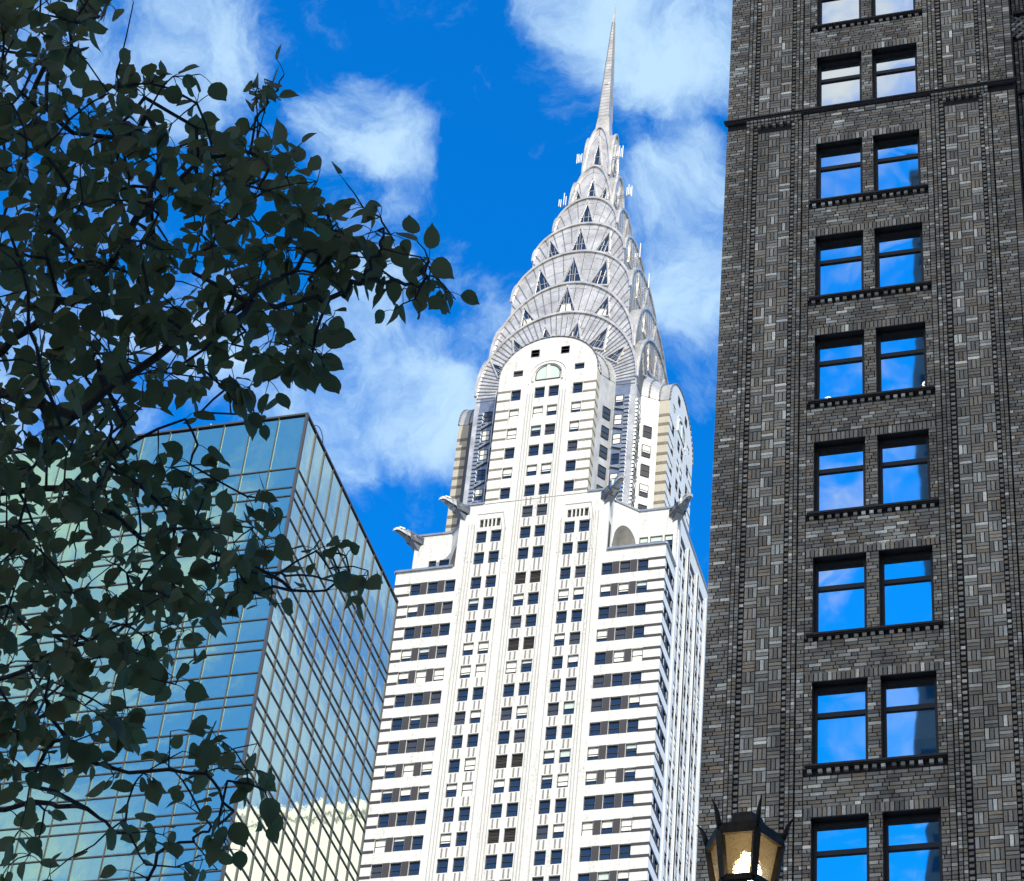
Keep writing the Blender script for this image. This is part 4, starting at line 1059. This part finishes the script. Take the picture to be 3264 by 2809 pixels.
limb([wp(-60, 770, 8.4), wp(150, 840, 8.0), wp(280, 745, 7.9), wp(420, 665, 7.9), wp(520, 620, 8.0), wp(640, 605, 8.05), wp(700, 588, 8.1), wp(735, 565, 8.1), wp(790, 566, 8.15)])
limb([wp(735, 565, 8.1), wp(745, 530, 8.1), wp(770, 510, 8.1), wp(780, 470, 8.1)]); limb([wp(790, 566, 8.15), wp(850, 570, 8.2), wp(875, 545, 8.2)])
limb([wp(420, 665, 7.9), wp(560, 560, 8.1), wp(640, 500, 8.2), wp(680, 455, 8.2)])
limb([(TX + .12, TY + .1, 4.3), wp(-60, 1010, 8.8), wp(140, 980, 8.7), wp(215, 1036, 8.6), wp(270, 1080, 8.6), wp(345, 1100, 8.6), wp(420, 1110, 8.6), wp(540, 1155, 8.6), wp(625, 1170, 8.7), wp(690, 1178, 8.7), wp(745, 1160, 8.7)])
limb([(TX + .10, TY, 3.4), wp(-60, 1400, 8.6), wp(60, 1350, 8.5), wp(180, 1300, 8.4), wp(300, 1250, 8.4)])
limb([(TX + .10, TY, 3.3), wp(-80, 1640, 8.5), wp(100, 1630, 8.4), wp(185, 1640, 8.3), wp(260, 1690, 8.2), wp(300, 1760, 8.1)])
limb([(TX + .10, TY, 3.3), wp(-60, 1560, 8.6), wp(170, 1545, 8.4), wp(260, 1560, 8.3), wp(420, 1562, 8.3), wp(470, 1640, 8.3)])
limb([(TX + .08, TY, 2.6), wp(260, 1860, 8.6), wp(295, 1783, 8.5), wp(330, 1715, 8.5), wp(380, 1705, 8.5), wp(430, 1680, 8.5)])
limb([(TX + .4, TY + .17, 6.8), wp(-60, 300, 9.2), wp(60, 230, 9.0), wp(110, 100, 9.0), wp(160, 20, 9.0), wp(230, -60, 9.0)])
limb([wp(300, 420, 8.2), wp(330, 300, 8.4), wp(300, 220, 8.5)]); limb([wp(400, 330, 8.3), wp(500, 300, 8.3), wp(530, 220, 8.3), wp(560, 170, 8.3)])
# clusters: poisson-like samples in the crown
clus = []
tries = 0
while len(clus) < 540 and tries < 40000:
    tries += 1
    x, y = random.uniform(-110, 790), random.uniform(-60, 1520)
    if not inpoly(x, y): continue
    rmin = 20 if y < 950 else 22
    if any((x - a) ** 2 + (y - b) ** 2 < rmin * rmin for a, b, _, _ in clus): continue
    clus.append((x, y, random.uniform(7.5, 9.2), random.randint(4, 6)))
# sprays that stand clear of the mass
for x, y, n_ in [(575, 150, 1), (535, 160, 2), (405, 150, 1), (350, 155, 2), (270, 5, 1), (190, 15, 4), (165, 40, 3), (200, 35, 3), (175, 5, 3), (222, 10, 2), (140, 60, 3), (145, 95, 2), (235, 145, 2), (120, 115, 2), (700, 370, 1), (735, 420, 3), (770, 440, 3), (790, 475, 3), (755, 470, 2), (845, 490, 1), (850, 520, 1), (800, 530, 3), (770, 545, 3), (740, 575, 2), (850, 550, 2), (880, 560, 3), (905, 590, 2), (922, 606, 1), (868, 528, 3), (860, 560, 3), (815, 585, 3), (790, 560, 3), (745, 545, 3), (705, 520, 3), (720, 490, 2), (650, 560, 3), (685, 575, 2), (840, 605, 2), (797, 628, 1), (680, 525, 3), (625, 565, 3), (620, 600, 2), (675, 640, 2), (610, 670, 3), (655, 690, 1), (650, 725, 3), (690, 530, 2), (625, 740, 3), (590, 745, 2), (545, 770, 2),
                 (515, 840, 2), (480, 820, 2), (455, 785, 2), (405, 835, 1), (375, 848, 1), (425, 760, 2), (330, 770, 3), (290, 770, 2), (290, 820, 2), (320, 920, 2), (400, 900, 1), (410, 940, 3), (385, 940, 2), (450, 970, 3), (500, 1005, 3), (540, 1015, 3), (560, 1045, 3), (640, 1115, 3), (670, 1120, 3), (700, 1125, 2), (690, 1165, 3), (665, 1150, 3), (745, 1155, 2), (775, 1180, 1), (705, 1185, 2), (660, 1195, 1), (590, 1195, 1), (550, 1170, 2), (515, 1200, 3), (545, 1225, 1), (480, 1200, 2), (455, 1230, 2), (380, 1345, 2), (350, 1370, 2), (355, 1385, 1), (300, 1345, 3),
                 (345, 1480, 1), (255, 1430, 3), (240, 1470, 3), (330, 1540, 4), (370, 1520, 1), (430, 1480, 3), (450, 1500, 3), (520, 1505, 1), (415, 1520, 3), (440, 1555, 3), (460, 1580, 2), (520, 1560, 3), (535, 1600, 3), (545, 1640, 2), (500, 1560, 1), (455, 1640, 4), (440, 1670, 3), (385, 1635, 3), (370, 1580, 2), (290, 1565, 3), (230, 1570, 2), (270, 1590, 2), (110, 1615, 2), (130, 1570, 2), (30, 1560, 3), (60, 1590, 3), (20, 1640, 3), (40, 1680, 3), (90, 1640, 2), (60, 1730, 3), (20, 1750, 3), (100, 1770, 2), (190, 1710, 1), (250, 1660, 2), (300, 1680, 2), (310, 1700, 3), (270, 1765, 2), (355, 1755, 2), (410, 1740, 2), (460, 1720, 2), (440, 1760, 1), (330, 1690, 2), (15, 1530, 3), (80, 1545, 3), (150, 1500, 3), (180, 1520, 3), (200, 1540, 2), (110, 1500, 3)]:
    clus.append((x, y, random.uniform(8.0, 8.6), n_ + (1 if n_ > 1 else 0)))
# more crown to the left of the frame and above, so that the tree is whole
extra = []
for _ in range(420):
    a = random.uniform(0, 6.283); rr = 2.4 * math.sqrt(random.random()); zz = random.uniform(4.2, 10.5)
    p = Vector((TX - 1.0 + rr * math.cos(a), TY + rr * math.sin(a) * .9, zz))
    v = p - CAM; dz = v.dot(CF)
    px_ = (1632 + FPX * v.dot(CR) / dz) / 1.575 if dz > 0.1 else -999
    if px_ < -130: extra.append((p, 5))
ends = [(wp(x, y, d), n_) for x, y, d, n_ in clus] + extra
# greedy tree: every cluster grows from the nearest node already in the tree
order = sorted(range(len(ends)), key=lambda i: min((ends[i][0] - nd_[0]).length_squared for nd_ in nodes[::3]))
pos = np.array([tuple(p) for p, _ in nodes])
leafspots = []
for i in order:
    e, n_ = ends[i]
    d2 = ((pos - np.array(e)) ** 2).sum(1); j = int(np.argmin(d2)); q = nodes[j][0]
    mid = q.lerp(e, .55) + Vector((random.gauss(0, .02), random.gauss(0, .02), .03 + random.gauss(0, .015))) * min(1, (e - q).length * 2)
    nodes.append((mid, j)); nodes.append((e, len(nodes) - 1)); pos = np.vstack([pos, tuple(mid), tuple(e)])
    leafspots.append((e, (e - mid).normalized(), n_))
wgt = [0.0] * len(nodes)
for i in range(len(nodes) - 1, -1, -1):
    wgt[i] += 1
    if nodes[i][1] is not None: wgt[nodes[i][1]] += wgt[i]
br = MB(); trk = MB()
for i, (p, j) in enumerate(nodes):
    if j is None: continue
    r0 = .0018 * wgt[i] ** .35; r1 = .0018 * min(wgt[j], wgt[i] * 2.2) ** .35
    tgt = trk if i < 25 else br
    if i < 25: r0, r1 = [.16 * (1 - q / 34) for q in (i, i - 1)]
    tgt.tube([nodes[j][0], p], [max(r1, .0022), max(r0, .0018)], 10 if i < 25 else 5, 0, False)
trk.build('trunk', 'bark', TR, True).location = (-TX, -TY, 0); br.build('branches', 'bark', TR, True).location = (-TX, -TY, 0)
lf = MB(); pt = MB()
def leaf(base, d, up, L, Wd, fold, curl):
    d = d.normalized(); s = d.cross(up)
    if s.length < .05: s = d.cross(Vector((1, 0, 0)))
    s.normalize(); nrm = s.cross(d)
    T_ = [(0, 0), (.06, .46), (.20, .88), (.40, 1.0), (.60, .92), (.78, .62), (.90, .27), (1.05, 0)]
    i0 = len(lf.v); row = []
    wav = random.uniform(-.06, .06)
    for t_, w_ in T_:
        c = base + d * (L * t_) + nrm * (curl * L * t_ * t_)
        hw = w_ * Wd / 2
        lf.v.append(tuple(c)); lf.v.append(tuple(c + s * hw + nrm * (fold * hw + wav * hw * math.sin(7 * t_)))); lf.v.append(tuple(c - s * hw + nrm * (fold * hw - wav * hw * math.cos(6 * t_))))
    for k in range(len(T_) - 1):
        a = i0 + 3 * k
        lf.f.append((a, a + 1, a + 4, a + 3)); lf.m.append(0); lf.f.append((a + 2, a, a + 3, a + 5)); lf.m.append(0)
for e, d, n_ in leafspots:
    for q in range(n_):
        v = Vector((random.gauss(0, 1), random.gauss(0, 1), random.gauss(-.25, .8))).normalized()
        pd = (d * .5 + v).normalized(); pl = random.uniform(.022, .055)
        b0 = e + pd * pl
        pt.tube([e, e + pd * pl * .5 + Vector((0, 0, .004)), b0], [.0016, .0014, .0014], 4, 0, False)
        ld = (pd * .7 + Vector((0, 0, random.uniform(-1.0, .15))) + Vector((random.gauss(0, .35), random.gauss(0, .35), 0))).normalized()
        L = random.uniform(.047, .085)
        up = Vector((random.gauss(0, .8), random.gauss(0, .8) - .35, random.gauss(.6, .5))).normalized()
        leaf(b0, ld, up, L, L * random.uniform(.70, .92), random.uniform(.0, .45), random.uniform(-.25, .15))
lf.build('crown', 'leaf', TR, True).location = (-TX, -TY, 0); pt.build('leaf_stalks', 'bark', TR).location = (-TX, -TY, 0)
